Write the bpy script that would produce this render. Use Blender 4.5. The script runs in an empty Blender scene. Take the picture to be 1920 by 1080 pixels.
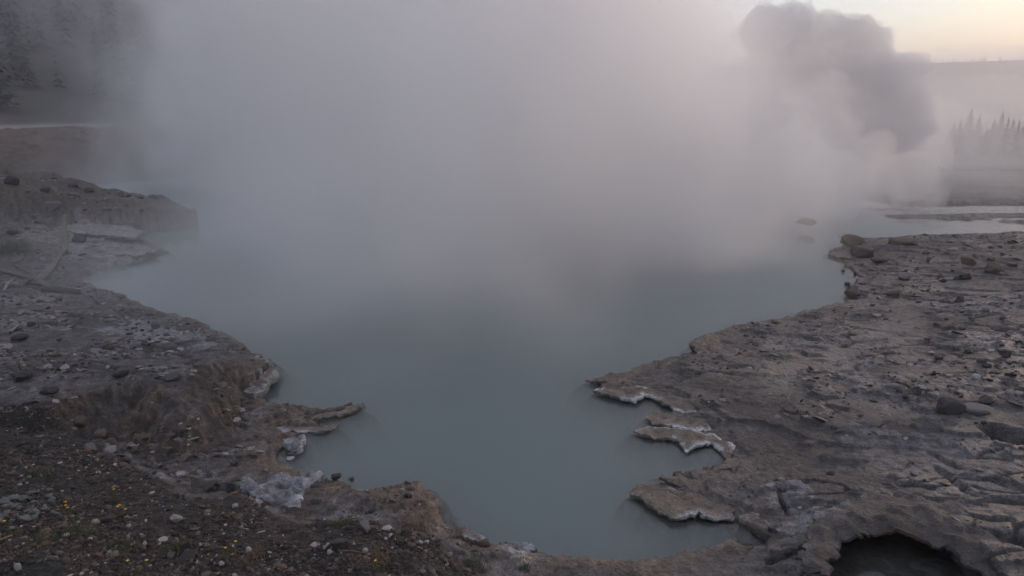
import bpy, bmesh, math, random
import numpy as np
from mathutils import Vector, Matrix
from mathutils.geometry import delaunay_2d_cdt

# ------------------------------------------------------------------ camera
F, PITCH, CAMH = 1371.0, math.radians(15.1), 4.0
sc = bpy.context.scene
C = sc.collection
cam = bpy.data.cameras.new('camera')
cam.angle = 2 * math.atan(960 / F)
cam.clip_end = 6000
cam_o = bpy.data.objects.new('camera', cam)
C.objects.link(cam_o)
cam_o.location = (0, 0, CAMH)
cam_o.rotation_euler = (math.pi / 2 - PITCH, 0, 0)
sc.camera = cam_o

# ------------------------------------------------------------------ sky and sun (dawn, sun low to the right)
SUN_EL, SUN_AZ = math.radians(6.5), math.radians(51)      # azimuth measured from +Y towards +X
w = bpy.data.worlds.new('World')
sc.world = w
w.use_nodes = True
nt = w.node_tree
for n in list(nt.nodes):
    nt.nodes.remove(n)
sky = nt.nodes.new('ShaderNodeTexSky')
sky.sky_type = 'NISHITA'
sky.sun_disc = False
sky.sun_elevation = SUN_EL
sky.sun_rotation = SUN_AZ
sky.altitude = 2200
sky.air_density = 1.0
sky.dust_density = 2.5
sky.ozone_density = 1.5
bg = nt.nodes.new('ShaderNodeBackground')
bg.inputs['Strength'].default_value = 0.10
hs = nt.nodes.new('ShaderNodeHueSaturation')          # thin high overcast: paler, more even light
hs.inputs['Saturation'].default_value = 1.95
ov = nt.nodes.new('ShaderNodeMix')
ov.data_type = 'RGBA'
ov.inputs[0].default_value = 0.58
ov.inputs[7].default_value = (3.05, 2.78, 2.84, 1)
wo = nt.nodes.new('ShaderNodeOutputWorld')
nt.links.new(sky.outputs[0], hs.inputs['Color'])
nt.links.new(hs.outputs[0], ov.inputs[6])
nt.links.new(ov.outputs[2], bg.inputs['Color'])
nt.links.new(bg.outputs[0], wo.inputs['Surface'])

sl = bpy.data.lights.new('sun', 'SUN')
sl.energy = 1.25
sl.angle = math.radians(20)
sl.color = (1.0, 0.70, 0.50)
so = bpy.data.objects.new('sun', sl)
C.objects.link(so)
sd_ = Vector((math.sin(SUN_AZ) * math.cos(SUN_EL), math.cos(SUN_AZ) * math.cos(SUN_EL), math.sin(SUN_EL)))
so.rotation_euler = sd_.to_track_quat('Z', 'Y').to_euler()
so.location = (30, 40, 30)

sc.view_settings.view_transform = 'Standard'
sc.view_settings.look = 'None'
sc.view_settings.gamma = 1.0
sc.view_settings.use_curve_mapping = False
sc.view_settings.exposure = 1.55
sc.render.engine = 'CYCLES'
cy = sc.cycles
cy.use_denoising = True
try:
    cy.denoiser = 'OPENIMAGEDENOISE'
except Exception:
    pass
cy.volume_bounces = 5
cy.max_bounces = 7
cy.diffuse_bounces = 2
cy.glossy_bounces = 2
cy.transparent_max_bounces = 24
cy.volume_step_rate = 0.9
cy.volume_max_steps = 256
cy.use_adaptive_sampling = True
cy.adaptive_threshold = 0.03
cy.adaptive_min_samples = 24

rng = np.random.default_rng(7)
random.seed(7)

# ------------------------------------------------------------------ helpers: picture ray to a level, noise, distance
CP, SP = math.cos(PITCH), math.sin(PITCH)


def ray(px, py):
    u, v = (px - 960) / F, (540 - py) / F
    return np.array([u, CP + v * SP, -SP + v * CP])


def P(px, py, z=0.0):
    d = ray(px, py)
    t = (z - CAMH) / d[2]
    return (d[0] * t, d[1] * t)


def at(px, py, dist):
    d = ray(px, py)
    t_ = dist / d[1]
    return (d[0] * t_, d[1] * t_, CAMH + d[2] * t_)


def PW(pts, z=0.0):
    return [P(a, b, z) for a, b in pts]


def hash2(ix, iy, seed):
    h = (ix.astype(np.int64) * 374761393 + iy.astype(np.int64) * 668265263 + seed * 1442695041) & 0x7fffffff
    h = ((h ^ (h >> 13)) * 1274126177) & 0x7fffffff
    return ((h ^ (h >> 16)) & 0xffff) / 65535.0


def vnoise(x, y, seed=0):
    ix, iy = np.floor(x), np.floor(y)
    fx, fy = x - ix, y - iy
    fx = fx * fx * fx * (fx * (fx * 6 - 15) + 10)
    fy = fy * fy * fy * (fy * (fy * 6 - 15) + 10)
    a, b = hash2(ix, iy, seed), hash2(ix + 1, iy, seed)
    c, d = hash2(ix, iy + 1, seed), hash2(ix + 1, iy + 1, seed)
    return (a + (b - a) * fx) * (1 - fy) + (c + (d - c) * fx) * fy


def fbm(x, y, seed=0, octv=4, gain=0.5):
    s, a, t = 0.0, 1.0, 0.0
    for k in range(octv):
        s = s + a * (vnoise(x, y, seed + 17 * k) * 2 - 1)
        t += a
        a *= gain
        x, y = x * 1.93 + y * 0.51 + 3.7, y * 1.93 - x * 0.51 + 8.1
    return s / t


def ss(a, b, x):
    t = np.clip((x - a) / (b - a), 0, 1)
    return t * t * (3 - 2 * t)


def sdpoly(x, y, poly, margin=None):
    """signed distance to a polygon, positive inside; far points get -margin"""
    p = np.array(poly)
    out = np.full(x.shape, -(margin or 1e9))
    if margin:
        sel = (x > p[:, 0].min() - margin) & (x < p[:, 0].max() + margin) & (y > p[:, 1].min() - margin) & (y < p[:, 1].max() + margin)
        if not sel.any():
            return out
        X, Y = x[sel], y[sel]
    else:
        X, Y = x, y
    d2 = np.full(X.shape, 1e18)
    ins = np.zeros(X.shape, bool)
    n = len(p)
    for i in range(n):
        ax, ay = p[i]
        bx, by = p[(i + 1) % n]
        ex, ey = bx - ax, by - ay
        wx, wy = X - ax, Y - ay
        t = np.clip((wx * ex + wy * ey) / (ex * ex + ey * ey + 1e-12), 0, 1)
        dx, dy = wx - ex * t, wy - ey * t
        d2 = np.minimum(d2, dx * dx + dy * dy)
        if ay != by:
            c = ((ay > Y) != (by > Y)) & (X < (bx - ax) * (Y - ay) / (by - ay) + ax)
            ins ^= c
    d = np.sqrt(d2)
    d = np.where(ins, d, -d)
    if margin:
        out[sel] = np.maximum(d, -margin)
        return out
    return d


# ------------------------------------------------------------------ the lie of the land
POOL = PW([(150, 520), (200, 500), (270, 487), (318, 473), (290, 462), (255, 445), (270, 432), (320, 428), (366, 424)]) + \
    [(-9.7, 22.4), (-11.5, 24.2), (-17, 27), (-19, 32), (-12, 38), (4, 38.5), (11, 33), (13, 28.5), (14, 26.4), (30, 26), (80, 26.5), (80, 22)] + \
    PW([(1920, 438), (1830, 440), (1720, 443), (1640, 450), (1600, 446), (1575, 462), (1552, 474), (1578, 480), (1590, 500), (1617, 520), (1600, 535), (1590, 550), (1606, 562),
        (1560, 575), (1500, 586), (1460, 600), (1410, 605), (1340, 622), (1296, 640), (1310, 656), (1250, 672), (1200, 682), (1155, 700), (1095, 710),
        (1130, 719), (1112, 731), (1180, 749), (1215, 741), (1250, 758), (1278, 772), (1225, 774), (1210, 780), (1240, 796), (1300, 806),
        (1240, 808), (1190, 807), (1225, 818), (1258, 819), (1290, 839), (1330, 832), (1360, 852), (1340, 868), (1310, 880), (1235, 889), (1262, 903), (1200, 905),
        (1180, 922), (1240, 960), (1275, 971), (1310, 961), (1340, 972), (1374, 985), (1370, 1003), (1330, 1020), (1290, 1027), (1250, 1032), (1200, 1046),
        (1100, 1047), (1040, 1040), (1000, 1032), (930, 1016), (865, 1000), (842, 985), (836, 950), (820, 925), (800, 905), (770, 902), (730, 908), (690, 915),
        (650, 905), (600, 893), (560, 882), (525, 872), (535, 850), (560, 832), (570, 815), (545, 803), (600, 803), (636, 797), (590, 792), (580, 781), (640, 776),
        (682, 758), (660, 751), (610, 765), (560, 757), (510, 755), (480, 748), (470, 738), (500, 722), (520, 702), (527, 683), (505, 672), (475, 660), (468, 646),
        (430, 634), (385, 612), (330, 597), (270, 572), (220, 552), (165, 535)])
RIDGE = [(-9.6, 22.2), (-10.2, 21.8), (-11.3, 21.3), (-13, 20.9), (-15, 20.6), (-18, 20.3), (-34, 19.8), (-34, 27), (-15, 25.2), (-11, 23.2), (-10, 22.6)]
PLAT = PW([(-700, 560), (0, 548), (160, 546), (300, 597), (385, 618), (440, 642), (472, 655), (420, 668), (368, 690), (362, 758), (330, 764), (262, 722), (185, 735),
           (110, 752), (70, 785), (0, 790), (-700, 800)], 0.52)
NEAR = PW([(-700, 770), (0, 775), (110, 790), (190, 850), (320, 900), (430, 925), (560, 962), (680, 965), (800, 1003), (870, 1045), (930, 1100), (900, 1600), (-1500, 1600)], 0.45)
TIP = PW([(425, 640), (470, 648), (505, 672), (526, 684), (500, 700), (470, 715), (430, 700), (400, 690)], 0.25)
PIT = PW([(1530, 1040), (1545, 970), (1605, 940), (1685, 932), (1770, 958), (1830, 1015), (1900, 1110), (1780, 1220), (1640, 1150), (1590, 1080)], 0.30)
HOLES = [(PW([(1372, 966), (1395, 960), (1418, 974), (1443, 990), (1436, 1004), (1400, 1000), (1378, 986)], 0.16), -0.25, 0.06),
         (PW([(1836, 792), (1862, 786), (1930, 803), (1990, 822), (1940, 826), (1880, 817), (1850, 803)], 0.25), -0.03, 0.10),
         (PW([(424, 908), (450, 910), (476, 914), (472, 926), (455, 932), (432, 925)], 0.12), -0.18, 0.04),
         (PW([(1458, 898), (1468, 912), (1478, 928), (1488, 943), (1478, 945), (1466, 930), (1460, 914)], 0.22), -0.05, 0.035),
         (PW([(1452, 892), (1474, 896), (1480, 904), (1462, 906)], 0.22), 0.05, 0.04),
         (PW([(1480, 1020), (1530, 1016), (1545, 1026), (1500, 1034), (1440, 1038), (1442, 1030)], 0.2), 0.02, 0.06),
         (PW([(1770, 975), (1830, 985), (1930, 1000), (1990, 1010), (1930, 1022), (1830, 1008)], 0.3), 0.10, 0.08),
         (PW([(1706, 733), (1738, 731), (1742, 738), (1718, 741)], 0.2), 0.08, 0.05)]
# cracks where one crust plate steps down to the next (polyline, drop)
CRACKS = [(PW([(1748, 835), (1775, 850), (1783, 862), (1800, 868)], 0.2), 0.05), (PW([(1762, 870), (1785, 890), (1800, 905), (1815, 925), (1850, 940), (1920, 950)], 0.2), 0.06),
          (PW([(1660, 900), (1690, 905), (1720, 905), (1750, 915)], 0.2), 0.06), (PW([(1870, 900), (1900, 915), (1930, 925)], 0.2), 0.05),
          (PW([(1695, 640), (1730, 637), (1765, 642)], 0.2), 0.07), (PW([(1440, 655), (1500, 652), (1515, 662), (1540, 662)], 0.15), 0.06),
          (PW([(1770, 960), (1800, 968), (1850, 985), (1890, 985)], 0.2), 0.06), (PW([(1320, 755), (1350, 775), (1370, 790)], 0.1), 0.03)]


def segdist(x, y, pts):
    d = np.full(x.shape, 9.0)
    p = np.array(pts)
    sel = (x > p[:, 0].min() - 1) & (x < p[:, 0].max() + 1) & (y > p[:, 1].min() - 1) & (y < p[:, 1].max() + 1)
    if not sel.any():
        return d
    X, Y = x[sel], y[sel]
    best = np.full(X.shape, 9.0)
    for (ax, ay), (bx, by) in zip(p[:-1], p[1:]):
        ex, ey = bx - ax, by - ay
        t = np.clip(((X - ax) * ex + (Y - ay) * ey) / (ex * ex + ey * ey), 0, 1)
        best = np.minimum(best, np.hypot(X - ax - ex * t, Y - ay - ey * t))
    d[sel] = best
    return d


def terrace(h, step, sharp):
    t = h / step
    k = np.floor(t)
    f = t - k
    return (k + ss(0.5 - sharp, 0.5 + sharp, f)) * step


def terrain(x, y):
    """height and a dictionary of masks"""
    n1 = fbm(x * 0.9, y * 0.9, 1, 3)
    n2 = fbm(x * 3.1, y * 3.1, 2, 4)
    n3 = fbm(x * 11, y * 11, 3, 3)
    # raw shore distance, made ragged
    sd = -sdpoly(x, y, POOL)
    far = np.clip(np.hypot(x, y) / 20, 0.25, 1.0)
    sdr = sd - 0.07 * ss(14, 10, y) + (0.07 * n2 + 0.045 * n3) * (0.4 + 0.8 * far)
    right = ss(-1.0, 2.0, x)
    # ---- land
    d = np.maximum(sdr, 0)
    z_r = 0.022 + 0.07 * ss(0, 0.35, d) + 0.14 * ss(0.3, 5, d) + 0.035 * n1 + 0.014 * n2
    strat = fbm(x * 0.55 + y * 0.2, y * 1.5, 31, 4)
    fine = fbm(x * 1.6 + y * 0.7, y * 4.2, 33, 4)
    z_rt = terrace(z_r + 0.085 * strat + 0.02 * fine + 0.25, 0.05, 0.05) - 0.25
    z_rt = 0.55 * z_rt + 0.45 * (terrace(z_rt + 0.045 * fine + 0.008 * n3 + 0.25, 0.028, 0.08) - 0.25)
    z_r = np.where(d > 0, 0.35 * z_r + 0.65 * np.maximum(z_rt, 0.03), z_r)
    z_l = 0.03 + 0.07 * ss(0, 0.25, d) + 0.10 * np.minimum(d, 6) * ss(10, 13, y) + 0.05 * ss(0.3, 3, d) + 0.04 * n1 + 0.03 * n2
    z_lt = terrace(z_l + 0.12 * strat + 0.05 * fine + 0.02 * n3 + 0.3, 0.055, 0.08) - 0.3
    z_l = np.where(d > 0, 0.4 * z_l + 0.6 * np.maximum(z_lt, 0.02), z_l)
    z = z_l + (z_r - z_l) * right
    m = {}
    # ---- higher ground on the left
    q = sdpoly(x, y, PLAT, 3.0)
    cliffy = ss(9.6, 8.6, y)                     # the worn bank that faces the viewer
    qn = q + 0.16 * n1 + (0.12 - 0.05 * cliffy) * n2 + (0.05 - 0.035 * cliffy) * n3
    a = ss(-0.10 - 0.42 * cliffy, 0.06, qn)
    a = a + cliffy * (0.5 * terrace(a + 0.03 * n3 + 0.10 * n2 + 0.06 * n1, 0.25, 0.16) - 0.5 * a)
    zp = 0.42 + 0.14 * cliffy + 0.13 * ss(0, 2.5, q) + 0.05 * n1 + 0.03 * n2 + 0.05 * np.clip((-x - 5) / 5, 0, 1.5)
    zp = 0.5 * zp + 0.5 * terrace(zp + 0.05 * strat, 0.05, 0.15)
    z = z + (np.maximum(zp, z) - z) * a
    m['cliff'] = ss(-0.75, -0.30, qn) * ss(0.22, -0.02, qn) * cliffy
    rg = 1 - np.abs(fbm(x * 2.6, y * 2.6, 71, 3)) * 2.2
    rg2 = 1 - np.abs(fbm(x * 7.5, y * 7.5, 72, 3)) * 2.2
    z = z + m['cliff'] * (0.07 * (rg - 0.6) + 0.025 * (rg2 - 0.6))
    q = sdpoly(x, y, TIP, 1.0) + 0.10 * n2 + 0.04 * n3
    z = np.maximum(z, 0.22 * ss(-0.08, 0.10, q) + 0.03 * n2 * (q > 0))
    q = sdpoly(x, y, RIDGE, 3.0)
    qn = q + 0.25 * n1 + 0.28 * n2 + 0.16 * n3
    a = ss(-0.40 - 0.45 * ss(-13, -10.5, x), 0.12, qn)
    a = 0.45 * a + 0.55 * terrace(a + 0.08 * fine, 0.34, 0.16)
    zr = 0.52 + 0.14 * ss(-10.4, -12, x) + 0.10 * ss(0, 1, q) + 0.62 * np.clip((-10.3 - x) / 5.5, 0, 1.4) * ss(-0.1, 0.8, q) + 0.07 * n1 + 0.04 * n2
    z = z + (np.maximum(zr, z) - z) * a
    m['ridge'] = a
    z = z + ss(0.02, 0.3, a) * ss(1.0, 0.6, a) * (0.14 * fbm(x * 2.2, y * 2.2, 75, 4))
    z = z + a * (0.09 * fbm(x * 3.5, y * 3.5, 76, 3) + 0.16 * fbm(x * 1.1, y * 1.1, 77, 3))
    # ---- gravel bank under the camera
    q = sdpoly(x, y, NEAR, 4.0)
    qn = q + 0.14 * n1 + 0.08 * n2
    a = ss(-0.45, 0.15, qn)
    zn = 0.40 + 0.24 * np.clip(q, 0, 3.5) + 0.06 * n1 + 0.04 * n2 + 0.012 * n3
    z = z + (np.maximum(zn, z) - z) * a
    m['gravel'] = ss(-0.30, 0.05, qn)
    # ---- bottom right mound and its undercut pit
    fr = ss(7.0, 5.6, y) * ss(1.6, 3.0, x)
    z = z + 0.16 * fr * ss(0.1, 0.8, d)
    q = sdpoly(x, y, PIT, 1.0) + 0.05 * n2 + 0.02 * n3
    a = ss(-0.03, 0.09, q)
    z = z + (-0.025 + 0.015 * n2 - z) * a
    m['pitshade'] = ss(0.1, 0.2, q)
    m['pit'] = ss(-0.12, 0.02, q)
    for poly, zb, wd in HOLES:
        q = sdpoly(x, y, poly, 0.5) + 0.025 * n2 + 0.02 * n3
        a = ss(-wd * 0.4, wd * 0.6, q)
        z = z + (np.minimum(zb, z) - z) * a
    ck1 = np.abs(fbm(x * 0.45 + 0.25 * y, y * 1.1, 91, 4, 0.55))
    ck2 = np.abs(fbm(x * 1.1 + 0.6 * y + 9, y * 2.4, 92, 3, 0.55))
    crack = (ss(0.035, 0.008, ck1) + 0.6 * ss(0.04, 0.01, ck2) * ss(0.0, 0.25, n1)) * ss(0.3, 0.8, d) * (1 - m['gravel'])
    m['crack'] = np.clip(crack, 0, 1)
    z = z - 0.035 * m['crack'] * ss(22, 12, y)
    for pts, dr in CRACKS:
        q = segdist(x + 0.03 * n3, y + 0.03 * n2, pts)
        z = z - dr * ss(0.07, 0.015, q)
    z = z + (0.010 - 0.006 * right) * n3 + 0.006 * fbm(x * 37, y * 37, 5, 2) * ss(14, 8, y)
    # ---- bed of the pool: shallow shelf, then the drop
    e = np.maximum(-sdr, 0)
    shelf = 0.07 + 0.26 * np.clip(n1 + 0.4, 0, 1.3) + 0.22 * ss(0.8, 2.0, x) * ss(10.5, 8.5, y) * ss(6.6, 7.4, y)
    bed = -0.035 - 0.24 * ss(0, 0.35, e) + 0.04 * n2 * ss(0, 0.3, e) - 2.8 * ss(0, 1.2, e - 0.6 * shelf)
    stream = ss(10.5, 12.5, x) * ss(19.0, 20.0, y)
    bars = fbm(x * 0.22 + 4, y * 1.7, 41, 3)
    bed = bed + (-0.02 + 0.20 * (bars - 0.04) - bed) * stream
    z = np.where(sdr > 0, z, bed)
    # ---- beyond: meadow that rises a little
    back = ss(40, 75, y) + ss(20, 30, np.abs(x)) * ss(26, 34, y)
    z = z + np.clip(back, 0, 1) * (0.25 + 0.2 * n1) * (sdr > 0)
    m['sd'] = sdr
    m['n1'], m['n2'], m['n3'], m['strat'], m['fine'] = n1, n2, n3, strat, fine
    return z, m


def hits(pix):
    """where the picture's rays meet the land or the water"""
    out = []
    t = np.geomspace(3.4, 60, 1400)
    for px, py in pix:
        d = ray(px, py)
        d = d / math.hypot(d[0], d[1])
        X, Y, Z = d[0] * t, d[1] * t, CAMH + d[2] * t
        h, _ = terrain(X, Y)
        h = np.maximum(h, 0.0)
        k = np.argmax(Z < h)
        if not (Z < h).any():
            k = len(t) - 1
        out.append(Vector((X[k], Y[k], max(h[k], Z[k] if k == len(t) - 1 else h[k]))))
    return out


# ------------------------------------------------------------------ materials
def newmat(name):
    m = bpy.data.materials.new(name)
    m.use_nodes = True
    return m, m.node_tree, m.node_tree.nodes, m.node_tree.links, m.node_tree.nodes['Principled BSDF']


def node(nodes, kind, **kw):
    n = nodes.new(kind)
    for k, v in kw.items():
        if k in n.inputs:
            n.inputs[k].default_value = v
        else:
            setattr(n, k, v)
    return n


def mathn(nodes, links, op, a, b=None, clamp=False):
    n = nodes.new('ShaderNodeMath')
    n.operation = op
    n.use_clamp = clamp
    for i, s in enumerate((a, b)):
        if s is None:
            continue
        if isinstance(s, (int, float)):
            n.inputs[i].default_value = s
        else:
            links.new(s, n.inputs[i])
    return n.outputs[0]


def mixcol(nodes, links, fac, a, b, blend='MIX'):
    n = nodes.new('ShaderNodeMix')
    n.data_type = 'RGBA'
    n.blend_type = blend
    for s, i in ((fac, 0), (a, 6), (b, 7)):
        if isinstance(s, (int, float)):
            n.inputs[i].default_value = s
        elif isinstance(s, tuple):
            n.inputs[i].default_value = (*s, 1)
        else:
            links.new(s, n.inputs[i])
    return n.outputs[2]


def ground_material():
    m, t, N, L, b = newmat('thermal ground')
    at = node(N, 'ShaderNodeVertexColor', layer_name='tint')
    tc = N.new('ShaderNodeTexCoord')
    geo = tc.outputs['Object']
    nz = []
    for s, det, ro in ((2.2, 5, 0.6), (9.0, 6, 0.65), (45.0, 5, 0.7)):
        n = node(N, 'ShaderNodeTexNoise', Scale=s, Detail=det, Roughness=ro)
        L.new(geo, n.inputs['Vector'])
        nz.append(n.outputs[0])
    f = mathn(N, L, 'MULTIPLY_ADD', nz[1], 2.5)
    N[f.node.name].inputs[2].default_value = -0.28
    g = mathn(N, L, 'MULTIPLY_ADD', nz[2], 2.6)
    N[g.node.name].inputs[2].default_value = -0.32
    fg = mathn(N, L, 'MAXIMUM', mathn(N, L, 'MULTIPLY', f, g), 0.22)
    col = mixcol(N, L, 1.0, at.outputs['Color'], (1, 1, 1), 'MULTIPLY')
    cc = N.new('ShaderNodeCombineColor')
    for i in range(3):
        L.new(fg, cc.inputs[i])
    col = mixcol(N, L, 1.0, col, cc.outputs[0], 'MULTIPLY')
    # pale salt flecks
    vo = node(N, 'ShaderNodeTexVoronoi', Scale=26.0)
    L.new(geo, vo.inputs['Vector'])
    fl = node(N, 'ShaderNodeMapRange')
    L.new(vo.outputs['Distance'], fl.inputs[0])
    fl.inputs[1].default_value, fl.inputs[2].default_value, fl.inputs[3].default_value, fl.inputs[4].default_value = 0.10, 0.22, 1, 0
    pick = mathn(N, L, 'GREATER_THAN', nz[1], 0.56)
    flk = mathn(N, L, 'MULTIPLY', fl.outputs[0], pick)
    flk = mathn(N, L, 'MULTIPLY', flk, 0.35)
    col = mixcol(N, L, flk, col, (0.30, 0.28, 0.27))
    L.new(col, b.inputs['Base Color'])
    r = mathn(N, L, 'MULTIPLY_ADD', nz[1], 0.5)
    L.new(at.outputs['Alpha'], r.node.inputs[2])
    r2 = mathn(N, L, 'SUBTRACT', r, 0.22, True)
    L.new(r2, b.inputs['Roughness'])
    b.inputs['Specular IOR Level'].default_value = 0.5
    h = mathn(N, L, 'MULTIPLY', nz[1], 0.14)
    h2 = mathn(N, L, 'MULTIPLY_ADD', nz[2], 0.05)
    L.new(h, h2.node.inputs[2])
    bp = node(N, 'ShaderNodeBump', Strength=1.0, Distance=0.4)
    L.new(h2, bp.inputs['Height'])
    L.new(bp.outputs[0], b.inputs['Normal'])
    return m


def stone_material(name, tint=None, rough=0.85, spread=0.5, scale=14.0):
    m, t, N, L, b = newmat(name)
    tc = N.new('ShaderNodeTexCoord')
    n1 = node(N, 'ShaderNodeTexNoise', Scale=scale, Detail=6, Roughness=0.65)
    L.new(tc.outputs['Object'], n1.inputs['Vector'])
    if tint is None:
        at = node(N, 'ShaderNodeVertexColor', layer_name='tint')
        src = at.outputs['Color']
    else:
        rgb = N.new('ShaderNodeRGB')
        rgb.outputs[0].default_value = (*tint, 1)
        src = rgb.outputs[0]
    f = mathn(N, L, 'MULTIPLY_ADD', n1.outputs[0], 2 * spread)
    f.node.inputs[2].default_value = 1 - spread
    cc = N.new('ShaderNodeCombineColor')
    for i in range(3):
        L.new(f, cc.inputs[i])
    col = mixcol(N, L, 1.0, src, cc.outputs[0], 'MULTIPLY')
    L.new(col, b.inputs['Base Color'])
    b.inputs['Roughness'].default_value = rough
    b.inputs['Specular IOR Level'].default_value = 0.3
    bp = node(N, 'ShaderNodeBump', Strength=0.5, Distance=0.03)
    L.new(n1.outputs[0], bp.inputs['Height'])
    L.new(bp.outputs[0], b.inputs['Normal'])
    return m


M_GROUND = ground_material()
M_PEB = stone_material('pebble', None, 0.8, 0.35, 40)
M_DARK = stone_material('dark basalt rock', (0.050, 0.043, 0.042), 0.8, 0.6)
M_GREY = stone_material('grey rock', (0.13, 0.12, 0.12), 0.85, 0.6)
M_BROWN = stone_material('brown rock', (0.105, 0.080, 0.066), 0.85, 0.6)
M_TAN = stone_material('tan mud crust', (0.17, 0.135, 0.105), 0.85, 0.55)
M_MUD = stone_material('brown mud crust', (0.125, 0.100, 0.082), 0.8, 0.6)
M_WHITE = stone_material('white sinter crust', (0.36, 0.35, 0.35), 0.75, 0.45, 18)
M_SALT = stone_material('blue white sinter crust', (0.34, 0.36, 0.42), 0.8, 0.6, 16)
M_SLATE = stone_material('green grey slate', (0.12, 0.13, 0.125), 0.7, 0.5)
M_PALE = stone_material('pale stone', (0.26, 0.235, 0.22), 0.85, 0.4)
M_WOOD = stone_material('weathered wood', (0.14, 0.12, 0.10), 0.85, 0.6, 9)
M_BARK = stone_material('dark bark', (0.06, 0.048, 0.04), 0.9, 0.5)
M_NEEDLE = stone_material('conifer needles', (0.018, 0.025, 0.026), 0.8, 0.3, 3)
M_GRASS = stone_material('green grass', (0.060, 0.075, 0.030), 0.7, 0.4)
M_STRAW = stone_material('dry straw grass', (0.17, 0.12, 0.065), 0.8, 0.4)
M_YEL = stone_material('yellow petals', (0.75, 0.42, 0.04), 0.6, 0.2)

m, t, N, L, b = newmat('milky spring water')
N.remove(b)
out = N['Material Output']
tr = N.new('ShaderNodeBsdfTransparent')
gl = node(N, 'ShaderNodeBsdfGlossy', Roughness=0.06)
fr = node(N, 'ShaderNodeFresnel', IOR=1.33)
mx = N.new('ShaderNodeMixShader')
tc = N.new('ShaderNodeTexCoord')
mp = node(N, 'ShaderNodeMapping')
mp.inputs['Scale'].default_value = (1.0, 1.6, 1.0)
L.new(tc.outputs['Object'], mp.inputs['Vector'])
nz = node(N, 'ShaderNodeTexNoise', Scale=1.7, Detail=3, Roughness=0.5)
L.new(mp.outputs[0], nz.inputs['Vector'])
bp = node(N, 'ShaderNodeBump', Strength=0.10, Distance=0.05)
L.new(nz.outputs[0], bp.inputs['Height'])
L.new(bp.outputs[0], gl.inputs['Normal'])
L.new(bp.outputs[0], fr.inputs['Normal'])
L.new(fr.outputs[0], mx.inputs[0])
L.new(tr.outputs[0], mx.inputs[1])
L.new(gl.outputs[0], mx.inputs[2])
L.new(mx.outputs[0], out.inputs['Surface'])
vs = node(N, 'ShaderNodeVolumePrincipled', Density=2.7, Anisotropy=0.0)
vs.inputs['Color'].default_value = (0.72, 0.82, 0.83, 1)
L.new(vs.outputs[0], out.inputs['Volume'])
M_WATER = m


# ------------------------------------------------------------------ mesh helpers
def tag(o, label=None, cat=None, group=None, kind=None):
    if label:
        o['label'] = label
    if cat:
        o['category'] = cat
    if group:
        o['group'] = group
    if kind:
        o['kind'] = kind
    return o


def link(name, me, parent=None):
    o = bpy.data.objects.new(name, me)
    C.objects.link(o)
    if parent:
        o.parent = parent
    return o


def npmesh(name, V, Fq, mat, smooth=True, cols=None):
    """vertices (n,3), faces (m,k) all alike"""
    V = np.asarray(V, np.float32)
    Fq = np.asarray(Fq, np.int32)
    me = bpy.data.meshes.new(name)
    k = Fq.shape[1]
    me.vertices.add(len(V))
    me.vertices.foreach_set('co', V.ravel())
    me.loops.add(Fq.size)
    me.loops.foreach_set('vertex_index', Fq.ravel())
    me.polygons.add(len(Fq))
    me.polygons.foreach_set('loop_start', np.arange(0, Fq.size, k, dtype=np.int32))
    me.polygons.foreach_set('loop_total', np.full(len(Fq), k, np.int32))
    me.polygons.foreach_set('use_smooth', np.full(len(Fq), smooth))
    me.update()
    me.validate()
    if cols is not None:
        a = me.color_attributes.new('tint', 'FLOAT_COLOR', 'POINT')
        a.data.foreach_set('color', np.asarray(cols, np.float32).ravel())
    me.materials.append(mat)
    return me


# ------------------------------------------------------------------ ground
R = np.concatenate([np.geomspace(2.9, 24, 800)[:-1], np.geomspace(24, 75, 110)])
T = np.radians(np.linspace(-50, 50, 900))
RR, TT = np.meshgrid(R, T, indexing='ij')
GX, GY = RR * np.sin(TT), RR * np.cos(TT) - 0.6
gx, gy = GX.ravel(), GY.ravel()
gz, gm = terrain(gx, gy)


def blend(col, c, a):
    return col + (np.array(c) - col) * a[:, None]


def patch(x, y, m, poly, z, wd, nz=0.2):
    q = sdpoly(x, y, PW(poly, z), 3.0)
    return ss(-wd, wd, q + nz * m['n2'] + 0.5 * nz * m['n1'] + 0.6 * nz * m['n3'] + 0.7 * nz * m['fine'])


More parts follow.
